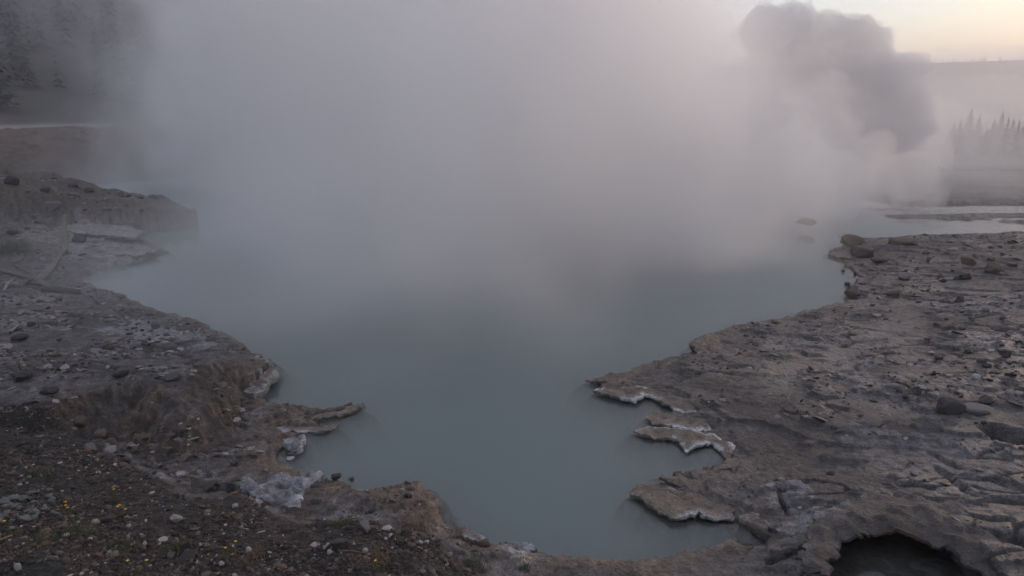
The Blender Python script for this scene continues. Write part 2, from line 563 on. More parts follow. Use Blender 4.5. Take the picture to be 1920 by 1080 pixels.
def ground_color(x, y, m):
    n1, n2, n3, strat, sdr, fine = m['n1'], m['n2'], m['n3'], m['strat'], m['sd'], m['fine']
    # colours of the ground itself: mud, crusts, salts, meadow; plus painted pit shade
    col = np.tile(np.array([0.122, 0.112, 0.110]), (len(x), 1))
    rough = np.full(len(x), 0.80)
    col = blend(col, (0.150, 0.136, 0.132), ss(-0.1, 0.35, n1 + 0.4 * strat) * 0.8)
    col = blend(col, (0.085, 0.075, 0.072), ss(0.05, 0.4, strat - 0.3 * n2) * 0.7)
    col = blend(col, (0.23, 0.22, 0.225), ss(0.22, 0.40, n2 + 0.5 * strat) * 0.5 * (sdr > 0.1))
    col = blend(col, (0.15, 0.115, 0.088), ss(0.55, 0.05, sdr) * 0.8)
    right_tan = ss(10, 14, y) * ss(2, 6, x)
    col = blend(col, (0.140, 0.118, 0.106), right_tan * 0.55)
    dm = patch(x, y, m, [(1330, 700), (1400, 660), (1500, 668), (1560, 700), (1600, 760), (1590, 860), (1640, 900), (1560, 930), (1440, 880), (1380, 800)], 0.12, 0.3, 0.3)
    col = blend(col, (0.070, 0.060, 0.057), dm * 0.95)
    rough -= 0.15 * dm
    for poly, z, c, a in [
            ([(1430, 900), (1480, 890), (1540, 930), (1640, 975), (1700, 990), (1600, 992), (1540, 1005), (1480, 985), (1470, 950)], 0.2, (0.29, 0.295, 0.32), 0.75),
            ([(1580, 770), (1640, 770), (1760, 800), (1930, 830), (1930, 960), (1800, 930), (1720, 880), (1640, 860), (1600, 820)], 0.22, (0.165, 0.165, 0.178), 0.75),
            ([(1570, 690), (1640, 700), (1660, 730), (1600, 745)], 0.2, (0.24, 0.23, 0.24), 0.7),
            ([(1430, 610), (1560, 590), (1700, 620), (1600, 660), (1450, 650)], 0.15, (0.20, 0.175, 0.165), 0.7),
            ([(1720, 560), (1920, 545), (1920, 575), (1780, 590)], 0.2, (0.24, 0.22, 0.225), 0.7),
            ([(1830, 625), (1870, 625), (1880, 655), (1840, 655)], 0.2, (0.34, 0.33, 0.34), 0.7),
            ([(1640, 960), (1700, 940), (1760, 975), (1700, 985)], 0.25, (0.26, 0.26, 0.28), 0.8),
            ([(150, 610), (280, 575), (420, 625), (400, 640), (250, 632)], 0.5, (0.28, 0.275, 0.29), 0.75),
            ([(0, 548), (140, 552), (100, 570), (0, 572)], 0.5, (0.24, 0.22, 0.21), 0.6),
            ([(0, 595), (120, 590), (140, 615), (0, 625)], 0.5, (0.24, 0.22, 0.21), 0.6),
            ([(440, 898), (520, 890), (596, 885), (590, 915), (560, 945), (480, 935)], 0.12, (0.33, 0.34, 0.38), 0.9),
            ([(140, 415), (240, 420), (310, 470), (200, 495), (120, 470)], 0.3, (0.30, 0.28, 0.275), 0.8),
            ([(60, 400), (130, 410), (100, 440), (20, 430)], 0.6, (0.27, 0.24, 0.225), 0.6),
            ([(480, 700), (522, 690), (505, 715), (475, 738)], 0.1, (0.42, 0.41, 0.42), 0.8),
            ([(830, 975), (910, 1000), (1010, 1025), (990, 1040), (900, 1015), (830, 990)], 0.05, (0.30, 0.29, 0.30), 0.8),
            ([(690, 915), (800, 905), (835, 950), (840, 985), (760, 975), (700, 950)], 0.04, (0.155, 0.112, 0.085), 0.8),
            ([(0, 770), (60, 775), (120, 830), (0, 860)], 0.5, (0.20, 0.19, 0.20), 0.7)]:
        k = patch(x, y, m, poly, z, 0.06, 0.30)
        col = blend(col, c, k * a)
    col = blend(col, (0.080, 0.060, 0.049), m['cliff'] * np.clip(0.75 + 0.6 * n2, 0, 1))
    col = blend(col, (0.16, 0.118, 0.085), m['cliff'] * ss(0.15, 0.4, n2 + 0.7 * n3) * 0.6)
    col = blend(col, (0.050, 0.040, 0.035), m['gravel'] * 0.9)
    col = blend(col, (0.040, 0.040, 0.026), m['gravel'] * ss(0.15, 0.4, n1 + 0.3 * n2) * 0.6)
    col = blend(col, (0.105, 0.082, 0.062), m['ridge'] * 0.8)
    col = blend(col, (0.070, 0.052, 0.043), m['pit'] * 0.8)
    col = blend(col, (0.020, 0.019, 0.019), m['pitshade'] * 0.95)  # near-black pit floor: shade under the rim put into the colour
    mead = np.clip(ss(26, 32, y) * (sdr > 0.3), 0, 1)
    col = blend(col, (0.10, 0.075, 0.05), mead * 0.9)
    col = blend(col, (0.095, 0.06, 0.045), mead * ss(0.0, 0.3, n1) * ss(-10, -16, x) * 0.7)
    col = blend(col, (0.27, 0.235, 0.205), (sdr < -0.03) * 0.85)
    spk = fbm(x * 16, y * 16, 81, 4, 0.7)
    col = col * (1 + 0.75 * spk)[:, None]
    col = blend(col, (0.04, 0.036, 0.036), m['crack'] * 0.75 * (sdr > 0.1))
    col = blend(col, (0.05, 0.045, 0.045), ss(0.28, 0.45, fine + 0.3 * spk) * 0.6 * (sdr > 0.1))
    rough = np.clip(rough - 0.30 * ss(0.25, 0.0, sdr) * (sdr > -0.2), 0.3, 1)
    wetr = ss(0.5, 3.0, x)
    rough = rough - 0.26 * wetr * ss(-0.3, 0.3, n1 - 0.3 * strat)
    grey = col.mean(1, keepdims=True) * np.array([1.04, 0.985, 0.975])
    col = col + (grey - col) * (0.5 * wetr)[:, None]
    col = col * (0.88 - 0.17 * wetr - 0.42 * m['gravel'])[:, None]
    return np.concatenate([np.clip(col, 0.01, 1), rough[:, None]], 1)


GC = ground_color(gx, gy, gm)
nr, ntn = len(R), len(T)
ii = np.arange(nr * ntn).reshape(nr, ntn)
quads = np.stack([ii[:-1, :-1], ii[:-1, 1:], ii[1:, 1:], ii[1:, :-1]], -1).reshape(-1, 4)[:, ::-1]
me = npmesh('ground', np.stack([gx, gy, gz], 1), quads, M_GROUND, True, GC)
tag(link('ground', me), kind='structure')

# wide ground to the horizon and the wooded hills, as one far sheet each
Rf = np.geomspace(66, 3000, 110)
Tf = np.radians(np.linspace(-90, 90, 220))
RR, TT = np.meshgrid(Rf, Tf, indexing='ij')
fx, fy = (RR * np.sin(TT)).ravel(), (RR * np.cos(TT) - 0.6).ravel()
fn = fbm(fx * 0.02, fy * 0.02, 61, 4)


def hill_height(x, y):
    th = np.degrees(np.arctan2(x, y))
    r = np.hypot(x, y)
    crest = np.interp(th, [-90, -45, -35, -20.5, -11, 1.7, 14, 24, 30, 35, 60, 90], [11, 11, 10.2, 7.3, 5.2, 3.1, 1.7, 1.6, 1.7, 1.75, 2.5, 2.5])
    dist = np.interp(th, [-90, -35, -10, 5, 20, 35, 90], [240, 240, 330, 480, 700, 800, 800])
    k = ss(dist * 0.45, dist, r)
    return np.tan(np.radians(crest)) * dist * k + 4.0 * k * (1 + 0.3 * fbm(x * 0.012, y * 0.012, 66, 4))


fz = 0.10 + 0.3 * fn + hill_height(fx, fy)
fc = np.tile(np.array([0.08, 0.065, 0.05, 0.9]), (len(fx), 1))
fc[:, :3] = blend(fc[:, :3], (0.085, 0.06, 0.045), ss(0, 0.3, fn))
fc[:, :3] = blend(fc[:, :3], (0.022, 0.029, 0.030), ss(0.8, 2.5, fz))
fc[:, :3] = blend(fc[:, :3], (0.026, 0.032, 0.031), ss(104, 116, np.hypot(fx, fy)) * ss(0, -5, fx))
rr = np.hypot(fx, fy + 0.6)
strip = ss(84, 88, rr) * ss(104, 98, rr) * ss(-0.35, -0.1, fx / rr + 0.1) * 0
fc[:, :3] = blend(fc[:, :3], (0.17, 0.165, 0.17), ss(88, 92, rr) * ss(108, 100, rr) * ss(-26, -30, np.degrees(np.arctan2(fx, fy))))
a, bb = len(Rf), len(Tf)
ii = np.arange(a * bb).reshape(a, bb)
quads = np.stack([ii[:-1, :-1], ii[:-1, 1:], ii[1:, 1:], ii[1:, :-1]], -1).reshape(-1, 4)[:, ::-1]
tag(link('hills', npmesh('hills', np.stack([fx, fy, fz], 1), quads, M_GROUND, True, fc)), kind='structure')

# water of the spring, its outflow and the pits: one level
V = np.array([(x, y, z) for z in (-5.0, 0.0) for x, y in ((-45, 3.2), (90, 3.2), (90, 60), (-45, 60))], float)
Q = [(3, 2, 1, 0), (4, 5, 6, 7), (0, 1, 5, 4), (1, 2, 6, 5), (2, 3, 7, 6), (3, 0, 4, 7)]
tag(link('pool_water', npmesh('pool_water', V, Q, M_WATER, False)), kind='structure')

# ------------------------------------------------------------------ stones
BANK = {}


def rock_mesh(seed, style='block', mat=M_DARK):
    key = (seed, style, mat.name)
    if key in BANK:
        return BANK[key]
    r = random.Random(seed * 31 + len(style))
    bm = bmesh.new()
    n = 16 if style == 'block' else 24
    for _ in range(n):
        v = Vector((r.uniform(-1, 1), r.uniform(-1, 1), r.uniform(-1, 1)))
        if style == 'round':
            v.normalize()
            v *= r.uniform(0.85, 1.05)
        elif style == 'block':
            mxx = max(abs(c) for c in v)
            v = Vector((c / mxx * r.uniform(0.8, 1.0) if abs(c) == mxx else c for c in v))
        else:
            v.normalize()
        bm.verts.new(v)
    ret = bmesh.ops.convex_hull(bm, input=bm.verts)
    junk = [g for g in ret['geom_interior'] + ret['geom_unused'] if isinstance(g, bmesh.types.BMVert)]
    if junk:
        bmesh.ops.delete(bm, geom=list(set(junk)), context='VERTS')
    bmesh.ops.bevel(bm, geom=list(bm.edges), offset=0.10, segments=1, affect='EDGES')
    bmesh.ops.triangulate(bm, faces=bm.faces)
    for v in bm.verts:
        v.co += Vector((r.uniform(-1, 1), r.uniform(-1, 1), r.uniform(-1, 1))) * 0.035
    # unit box, base at z=0
    lo = [min(v.co[i] for v in bm.verts) for i in range(3)]
    hi = [max(v.co[i] for v in bm.verts) for i in range(3)]
    for v in bm.verts:
        v.co = Vector(((v.co[0] - lo[0]) / (hi[0] - lo[0]) - 0.5, (v.co[1] - lo[1]) / (hi[1] - lo[1]) - 0.5, (v.co[2] - lo[2]) / (hi[2] - lo[2])))
    me = bpy.data.meshes.new('rock')
    bm.to_mesh(me)
    bm.free()
    me.materials.append(mat)
    BANK[key] = me
    return me


def px_size(p):
    return math.sqrt(p.x ** 2 + p.y ** 2 + (CAMH - p.z) ** 2) / F


def put_rock(name, p, wpx, hpx, mat, style, label, cat, group, seed, depth=0.8, rz=None, tilt=0.12):
    s = px_size(p)
    o = link(name, rock_mesh(seed % 14, style, mat))
    wd, ht = wpx * s, hpx * s
    o.scale = (wd, wd * depth, ht * 1.25)
    rr = random.Random(seed)
    sunk = 0.5 if 'ridge' in label else 0.25
    o.location = p + Vector((0, wd * depth * 0.35, -sunk * ht))
    o.rotation_euler = (rr.uniform(-tilt, tilt), rr.uniform(-tilt, tilt), rr.uniform(-0.6, 0.6) if rz is None else rz)
    return tag(o, label, cat, group)


ROCKS = [
    # px, py (foot), width, height, material, style, label
    (1608, 482, 60, 30, M_DARK, 'block', 'large square dark rock block at the far tip of the right bank'),
    (1603, 462, 40, 18, M_BROWN, 'block', 'pointed rock slab on top of the square block at the far right tip'),
    (1600, 558, 26, 22, M_BROWN, 'round', 'rounded brown rock at the water edge of the right bank'),
    (1680, 560, 28, 14, M_BROWN, 'block', 'blocky brown rock just inland of the rounded shore rock'),
    (1742, 478, 18, 7, M_BROWN, 'block', 'small flat rock near the far edge of the right bank'),
    (1747, 494, 16, 9, M_BROWN, 'block', 'small square rock on the far tan part of the right bank'),
    (1822, 498, 40, 14, M_BROWN, 'block', 'wide tented rock on the far right bank'),
    (1836, 486, 14, 8, M_BROWN, 'block', 'small rock just behind the wide tented rock'),
    (1872, 516, 32, 16, M_BROWN, 'round', 'domed dark rock right of the wide tented rock'),
    (1818, 526, 24, 14, M_DARK, 'block', 'dark broken rock in front of the wide tented rock'),
    (1800, 567, 16, 9, M_DARK, 'block', 'dark stone below the broken rock on the right bank'),
    (1698, 526, 22, 9, M_GREY, 'round', 'low grey rock beside the pale crust near the right shore'),
    (1652, 492, 26, 7, M_BROWN, 'round', 'low brown hump of rock behind the far right shore'),
    (1700, 460, 44, 11, M_BROWN, 'block', 'broad low rock at the back edge of the right bank'),
    (1884, 672, 24, 18, M_DARK, 'block', 'dark cube shaped stone at the right edge of the bank'),
    (1791, 776, 44, 22, M_DARK, 'block', 'large dark brown boulder beside a pale slab at the right'),
    (1838, 778, 52, 15, M_GREY, 'round', 'pale grey slab between two dark boulders at the right'),
    (1857, 764, 32, 14, M_DARK, 'block', 'dark rock behind the pale grey slab at the right'),
    (1754, 705, 11, 8, M_DARK, 'block', 'small dark upright stone left of two white stones'),
    (1736, 745, 15, 9, M_GREY, 'block', 'grey stone in front of a small dark hollow on the right bank'),
    (1761, 675, 22, 7, M_DARK, 'round', 'flat black stone right of the misty patch'),
    (1853, 690, 16, 6, M_DARK, 'round', 'flat black stone below the cube shaped stone'),
    (1821, 664, 15, 6, M_DARK, 'round', 'flat black stone left of the cube shaped stone'),
    (1505, 755, 10, 7, M_DARK, 'round', 'lone dark pebble on the smooth brown mud'),
    (1558, 890, 13, 5, M_DARK, 'block', 'lone flat dark stone on the mud left of the grey crust'),
    (1640, 574, 12, 5, M_DARK, 'block', 'thin dark stone right of the rounded shore rock'),
    (1590, 536, 10, 6, M_BROWN, 'round', 'wet stone in the water below the far right notch'),
    (1582, 511, 9, 5, M_BROWN, 'round', 'topmost of the wet stones in the water at the right shore notch'),
    (1606, 516, 10, 6, M_BROWN, 'round', 'wet stone touching the shore at the right notch'),
    (1510, 436, 44, 22, M_BROWN, 'round', 'dim boulder in the steam beyond the right bank tip'),
    # left
    (36, 716, 32, 22, M_DARK, 'round', 'round dark reddish boulder near the left edge of the bank'),
    (218, 714, 30, 14, M_DARK, 'block', 'black rock with a grey face on the left bank'),
    (88, 742, 34, 11, M_DARK, 'round', 'flat dark rock at the top of the eroded left bank'),
    (24, 645, 32, 10, M_DARK, 'round', 'low dark boulder at the left edge above the bank'),
    (291, 617, 16, 13, M_GREY, 'round', 'lone grey stone on the white crust of the left bank'),
    (225, 729, 14, 7, M_DARK, 'block', 'small black stone below the black rock with grey face'),
    (56, 613, 12, 7, M_DARK, 'block', 'small dark stone on the stony strip at the left edge'),
    (340, 1040, 30, 30, M_DARK, 'round', 'round black rock among gravel at the bottom left'),
    (346, 1052, 30, 12, M_DARK, 'block', 'flat black rock in front of the round black rock'),
    (645, 1035, 46, 26, M_DARK, 'block', 'dark angular rock on the gravel at bottom centre'),
    (682, 998, 22, 18, M_GREY, 'block', 'grey angular rock behind the dark rock on the gravel'),
    (331, 983, 24, 12, M_PALE, 'round', 'pale flat stone alone on the dark gravel'),
    (40, 1070, 20, 11, M_PALE, 'round', 'pale stone in the bottom left corner'),
    (163, 845, 24, 8, M_GREY, 'block', 'flat grey stone on the stony rim below the eroded bank'),
    (200, 980, 22, 14, M_DARK, 'round', 'black stone beside the yellow flowered tuft at left'),
    (757, 1003, 14, 12, M_BROWN, 'block', 'brown stone on the rim of the gravel bank'),
    (910, 1026, 28, 11, M_BROWN, 'round', 'reddish brown lump on the near shore'),
    # rocks on the skyline of the left ridge
    (10, 350, 28, 20, M_DARK, 'round', 'largest dark boulder on the left ridge skyline'),
    (85, 358, 18, 8, M_DARK, 'round', 'small boulder left of the middle of the ridge skyline'),
    (126, 358, 40, 12, M_DARK, 'block', 'wide flat boulder in the middle of the ridge skyline'),
    (165, 361, 18, 10, M_DARK, 'block', 'boulder right of the wide flat one on the ridge'),
    (188, 364, 24, 10, M_DARK, 'round', 'double lump of rock on the ridge skyline'),
    (224, 367, 13, 7, M_DARK, 'round', 'small round stone on the ridge right of the double lump'),
    (238, 369, 10, 5, M_DARK, 'round', 'tiny stone between two small ones on the ridge'),
    (262, 372, 12, 5, M_DARK, 'block', 'low flat stone near the end of the ridge'),
    (284, 372, 16, 8, M_DARK, 'block', 'rightmost stone on the ridge skyline'),
    (48, 358, 16, 7, M_GREY, 'block', 'grey stone right of the largest ridge boulder'),
    (128, 370, 26, 10, M_GREY, 'round', 'grey boulder below the wide flat one on the ridge'),
    (95, 395, 30, 14, M_GREY, 'block', 'pale grey boulder at the foot of the ridge'),
    (185, 430, 50, 10, M_GREY, 'round', 'flat grey slab on the sloping left beach'),
    (145, 455, 26, 12, M_DARK, 'round', 'dark stone right of the leaning log'),
    (30, 370, 20, 8, M_GREY, 'block', 'grey stone on the slope below the largest ridge boulder'),
]
WHITE = [(1782, 708, 13, 6), (1830, 713, 16, 7), (1749, 665, 12, 4), (1792, 653, 8, 4), (1855, 730, 9, 3), (1699, 826, 9, 5), (1735, 882, 6, 3), (1657, 782, 8, 4),
         (1855, 752, 7, 3), (1838, 574, 7, 3), (1500, 955, 7, 4), (1638, 783, 6, 3), (1348, 935, 9, 6), (1420, 970, 9, 4), (1860, 660, 10, 4), (1713, 768, 7, 3),
         (202, 692, 9, 6), (232, 670, 8, 5), (288, 673, 8, 5), (440, 952, 10, 6), (468, 1037, 14, 9), (118, 982, 8, 5), (270, 1024, 8, 7), (240, 990, 8, 5), (178, 983, 12, 7),
         (545, 865, 18, 6), (533, 869, 7, 4), (684, 930, 12, 10), (725, 995, 18, 7), (728, 1008, 12, 6), (763, 1018, 10, 6), (785, 1023, 14, 6), (800, 1022, 12, 6), (843, 1045, 9, 8), (620, 1040, 14, 8)]
SMALL_DARK = [(1668, 700, 6, 3), (1716, 685, 8, 3), (1790, 684, 6, 3), (1880, 650, 8, 4), (1870, 688, 8, 3), (1888, 722, 8, 4), (1905, 745, 7, 3), (1803, 745, 8, 4), (1800, 712, 6, 3),
              (1700, 747, 12, 5), (1665, 708, 5, 3), (1720, 752, 6, 3), (1740, 640, 10, 4), (1590, 760, 6, 4), (1690, 605, 10, 5), (1755, 613, 12, 5), (1775, 600, 14, 5), (1850, 585, 12, 5),
              (1880, 600, 10, 4), (1845, 560, 14, 6), (1908, 545, 16, 7), (1770, 530, 12, 5), (1900, 500, 14, 6), (1640, 545, 10, 4), (1660, 600, 14, 4), (1720, 620, 16, 4), (1560, 640, 8, 3),
              (1802, 620, 14, 4), (1700, 510, 8, 4), (1725, 570, 14, 5), (1785, 510, 12, 5), (1860, 490, 14, 5), (160, 690, 8, 5), (120, 700, 7, 4), (250, 700, 8, 4), (90, 660, 9, 4),
              (175, 660, 8, 4), (330, 725, 7, 4), (60, 690, 9, 4), (15, 665, 12, 4), (110, 640, 8, 4), (40, 590, 12, 5), (90, 580, 10, 4), (150, 600, 8, 4), (20, 560, 14, 5),
              (415, 748, 8, 5), (440, 800, 7, 4), (460, 775, 8, 4), (395, 830, 8, 5), (480, 820, 7, 4), (735, 945, 12, 8), (770, 935, 10, 6), (790, 945, 6, 5), (660, 968, 8, 5), (630, 900, 18, 8), (655, 905, 15, 7),
              (270, 860, 10, 5), (240, 845, 10, 5), (300, 870, 9, 4), (60, 410, 16, 6), (20, 440, 20, 8), (60, 470, 18, 6), (30, 490, 18, 7), (150, 480, 14, 5), (180, 455, 14, 4), (200, 400, 16, 6), (260, 395, 14, 5)]
pts = hits([(r[0], r[1]) for r in ROCKS])
for k, (r, p) in enumerate(zip(ROCKS, pts)):
    grp = 'boulders along the left ridge skyline' if 'ridge' in r[6] else ('rocks lying on the right bank' if r[0] > 1400 else 'rocks lying on the left bank')
    put_rock('rock', p, r[2], r[3], r[4], r[5], r[6], 'rock', grp, k)
pts = hits([(r[0], r[1]) for r in WHITE])
for k, (r, p) in enumerate(zip(WHITE, pts)):
    wh = ('dark right bank' if r[1] < 800 or r[0] > 1600 else 'low right shore near the small hole') if r[0] > 1200 else (
        'flat top of the left bank' if r[1] < 700 else ('dark gravel at the bottom left' if r[0] < 500 else 'rim of the gravel bank and near shore'))
    lab, grp = 'small white stone on the ' + wh, 'small white stones on the ' + wh
    put_rock('white_stone', p, r[2], r[3], M_WHITE if k % 3 else M_PALE, 'round', lab, 'stone', grp, 100 + k)
CLOD = [(150, 800, 26, 14), (185, 822, 20, 12), (215, 838, 24, 14), (250, 852, 18, 10), (285, 846, 26, 13), (318, 832, 20, 12), (345, 812, 22, 14), (300, 812, 16, 10), (235, 815, 16, 9), (130, 785, 18, 10), (360, 795, 16, 10), (270, 828, 14, 8), (200, 862, 14, 7), (330, 858, 14, 8)]
for k, (r, p) in enumerate(zip(CLOD, hits([(r[0], r[1]) for r in CLOD]))):
    put_rock('clod', p, r[2], r[3], (M_BROWN, M_TAN, M_MUD)[k % 3], ('round', 'block')[k % 2], 'brown earth clod at the foot of the worn left bank', 'clod', 'clods fallen from the worn left bank', 600 + k, tilt=0.5)
pts = hits([(r[0], r[1]) for r in SMALL_DARK])
for k, (r, p) in enumerate(zip(SMALL_DARK, pts)):
    if r[0] > 1200:
        wh = 'far misty part of the right bank' if r[1] < 560 else ('middle of the right bank crust' if r[1] < 645 else 'dark right bank near the boulders')
    else:
        wh = 'sloping beach below the left ridge' if r[1] < 500 else ('flat top of the left bank' if r[1] < 735 else ('muddy shelf below the left bank' if r[1] < 890 else 'near muddy shore at bottom centre'))
    lab, grp = 'small dark stone on the ' + wh, 'small dark stones on the ' + wh
    put_rock('dark_stone', p, r[2], r[3], (M_DARK, M_BROWN, M_GREY)[k % 3], ('block', 'round')[k % 2], lab, 'stone', grp, 200 + k)

# heap of broken slate at the left edge
pix = [(random.gauss(45, 38), random.gauss(958, 17)) for _ in range(60)]
pix = [(max(-25, min(150, a)), max(922, min(998, b))) for a, b in pix]
pts = hits(pix)
for k, p in enumerate(pts):
    s = px_size(p)
    o = link('flat_stone', rock_mesh(k % 10, 'block', M_SLATE if k % 5 else M_GREY))
    o.scale = (s * random.uniform(8, 22), s * random.uniform(6, 13), s * random.uniform(3, 7))
    o.location = p + Vector((0, 0, random.uniform(0, 0.035)))
    o.rotation_euler = (random.uniform(-0.45, 0.45), random.uniform(-0.45, 0.45), random.uniform(-1.2, 1.2))
    tag(o, 'greenish grey flat stone in the broken heap at the left edge', 'stone', 'broken flat stones heaped at the left edge')


# loose gravel that nobody could count
ICO_V = []
ph = (1 + 5 ** 0.5) / 2
for a_, b_ in ((1, ph), (-1, ph), (1, -ph), (-1, -ph)):
    ICO_V += [(0, a_, b_), (a_, b_, 0), (b_, 0, a_)]
bm = bmesh.new()
for v in ICO_V:
    bm.verts.new(Vector(v).normalized())
bmesh.ops.convex_hull(bm, input=bm.verts)
bm.verts.index_update()
ICO_V = np.array([v.co[:] for v in bm.verts])
ICO_F = np.array([[v.index for v in f.verts] for f in bm.faces])
bm.free()


def gravel(name, xs, ys, size, palette, wts, flat=0.6, sink=0.25):
    n = len(xs)
    z, _ = terrain(xs, ys)
    sc_ = size[:, None] * np.stack([rng.uniform(0.7, 1.4, n), rng.uniform(0.6, 1.1, n), rng.uniform(0.5, 1.1, n) * flat], 1)
    j = 1 + rng.uniform(-0.28, 0.28, (n, 12, 1))
    V = ICO_V[None] * j * sc_[:, None, :]
    a = rng.uniform(0, 6.28, n)
    tl = rng.uniform(-0.6, 0.6, n)
    ca, sa, ct, st = np.cos(a)[:, None], np.sin(a)[:, None], np.cos(tl)[:, None], np.sin(tl)[:, None]
    y1, z1 = V[..., 1] * ct - V[..., 2] * st, V[..., 1] * st + V[..., 2] * ct
    x2, y2 = V[..., 0] * ca - y1 * sa, V[..., 0] * sa + y1 * ca
    V = np.stack([x2 + xs[:, None], y2 + ys[:, None], z1 + (z + sc_[:, 2] * (0.75 - sink))[:, None]], -1)
    Fc = ICO_F[None] + (np.arange(n) * 12)[:, None, None]
    pi = rng.choice(len(palette), n, p=wts)
    c = np.array(palette)[pi] * rng.uniform(0.7, 1.25, (n, 1))
    cols = np.concatenate([np.repeat(c[:, None, :], 12, 1), np.ones((n, 12, 1))], -1)
    me = npmesh(name, V.reshape(-1, 3), Fc.reshape(-1, 3), M_PEB, False, cols.reshape(-1, 4))
    return tag(link(name, me), kind='stuff')


def scatter(n, x0, x1, y0, y1, accept):
    xs, ys = [], []
    got = 0
    while got < n:
        x = rng.uniform(x0, x1, n * 2)
        y = rng.uniform(y0, y1, n * 2)
        z, mm = terrain(x, y)
        k = accept(x, y, z, mm)
        k &= np.abs(x) < 0.76 * (y + 1.6)
        xs.append(x[k])
        ys.append(y[k])
        got += k.sum()
    return np.concatenate(xs)[:n], np.concatenate(ys)[:n]


PAL = [(0.036, 0.028, 0.025), (0.070, 0.053, 0.045), (0.115, 0.10, 0.09), (0.30, 0.275, 0.26), (0.03, 0.028, 0.028), (0.11, 0.070, 0.05)]
x, y = scatter(26000, -6, 1.0, 2.6, 8.4, lambda x, y, z, mm: (mm['gravel'] + 0.25 * mm['n2'] > 0.55) & (rng.random(x.shape) < 0.25 + ss(-0.3, 0.25, fbm(x * 1.7, y * 1.7, 95, 3))))
gravel('gravel', x, y, np.clip(rng.lognormal(math.log(0.010), 0.5, len(x)), 0.005, 0.04), PAL, [0.34, 0.24, 0.12, 0.05, 0.15, 0.10])
x, y = scatter(2600, -12, 0, 5.5, 17, lambda x, y, z, mm: (mm['gravel'] < 0.5) & (mm['sd'] > 0.15) & (mm['n1'] + mm['n2'] > 0.05))
gravel('loose_stones', x, y, np.clip(rng.lognormal(math.log(0.016), 0.5, len(x)), 0.006, 0.06), PAL, [0.25, 0.25, 0.17, 0.13, 0.1, 0.10], 0.5)
x, y = scatter(1300, 1, 17, 4.5, 20, lambda x, y, z, mm: (mm['sd'] > 0.2) & (mm['pit'] < 0.1) & (mm['n1'] + 0.7 * mm['n2'] > 0.2))
x2, y2 = scatter(1400, 1, 17, 4.5, 20.5, lambda x, y, z, mm: (mm['sd'] > 0.15) & (mm['pit'] < 0.1) & (mm['strat'] + 0.8 * mm['n2'] + 0.3 * mm['n1'] > 0.12))
gravel('crust_chips', x2, y2, np.clip(rng.lognormal(math.log(0.034), 0.5, len(x2)), 0.01, 0.12), [(0.15, 0.13, 0.12), (0.22, 0.20, 0.20), (0.07, 0.06, 0.055), (0.11, 0.09, 0.08)], [0.3, 0.15, 0.3, 0.25], 0.16, 0.3)
x2, y2 = scatter(1700, -16, -2, 6.5, 24, lambda x, y, z, mm: (mm['gravel'] < 0.3) & (mm['sd'] > 0.15) & (mm['strat'] + 0.8 * mm['n2'] > 0.15))
gravel('crust_flakes', x2, y2, np.clip(rng.lognormal(math.log(0.036), 0.5, len(x2)), 0.01, 0.13), [(0.17, 0.15, 0.14), (0.26, 0.24, 0.23), (0.06, 0.055, 0.05), (0.12, 0.09, 0.075)], [0.3, 0.2, 0.25, 0.25], 0.25, 0.3)
gravel('stone_litter', x, y, np.clip(rng.lognormal(math.log(0.016), 0.6, len(x)), 0.005, 0.07), PAL, [0.25, 0.2, 0.17, 0.10, 0.2, 0.08], 0.45)


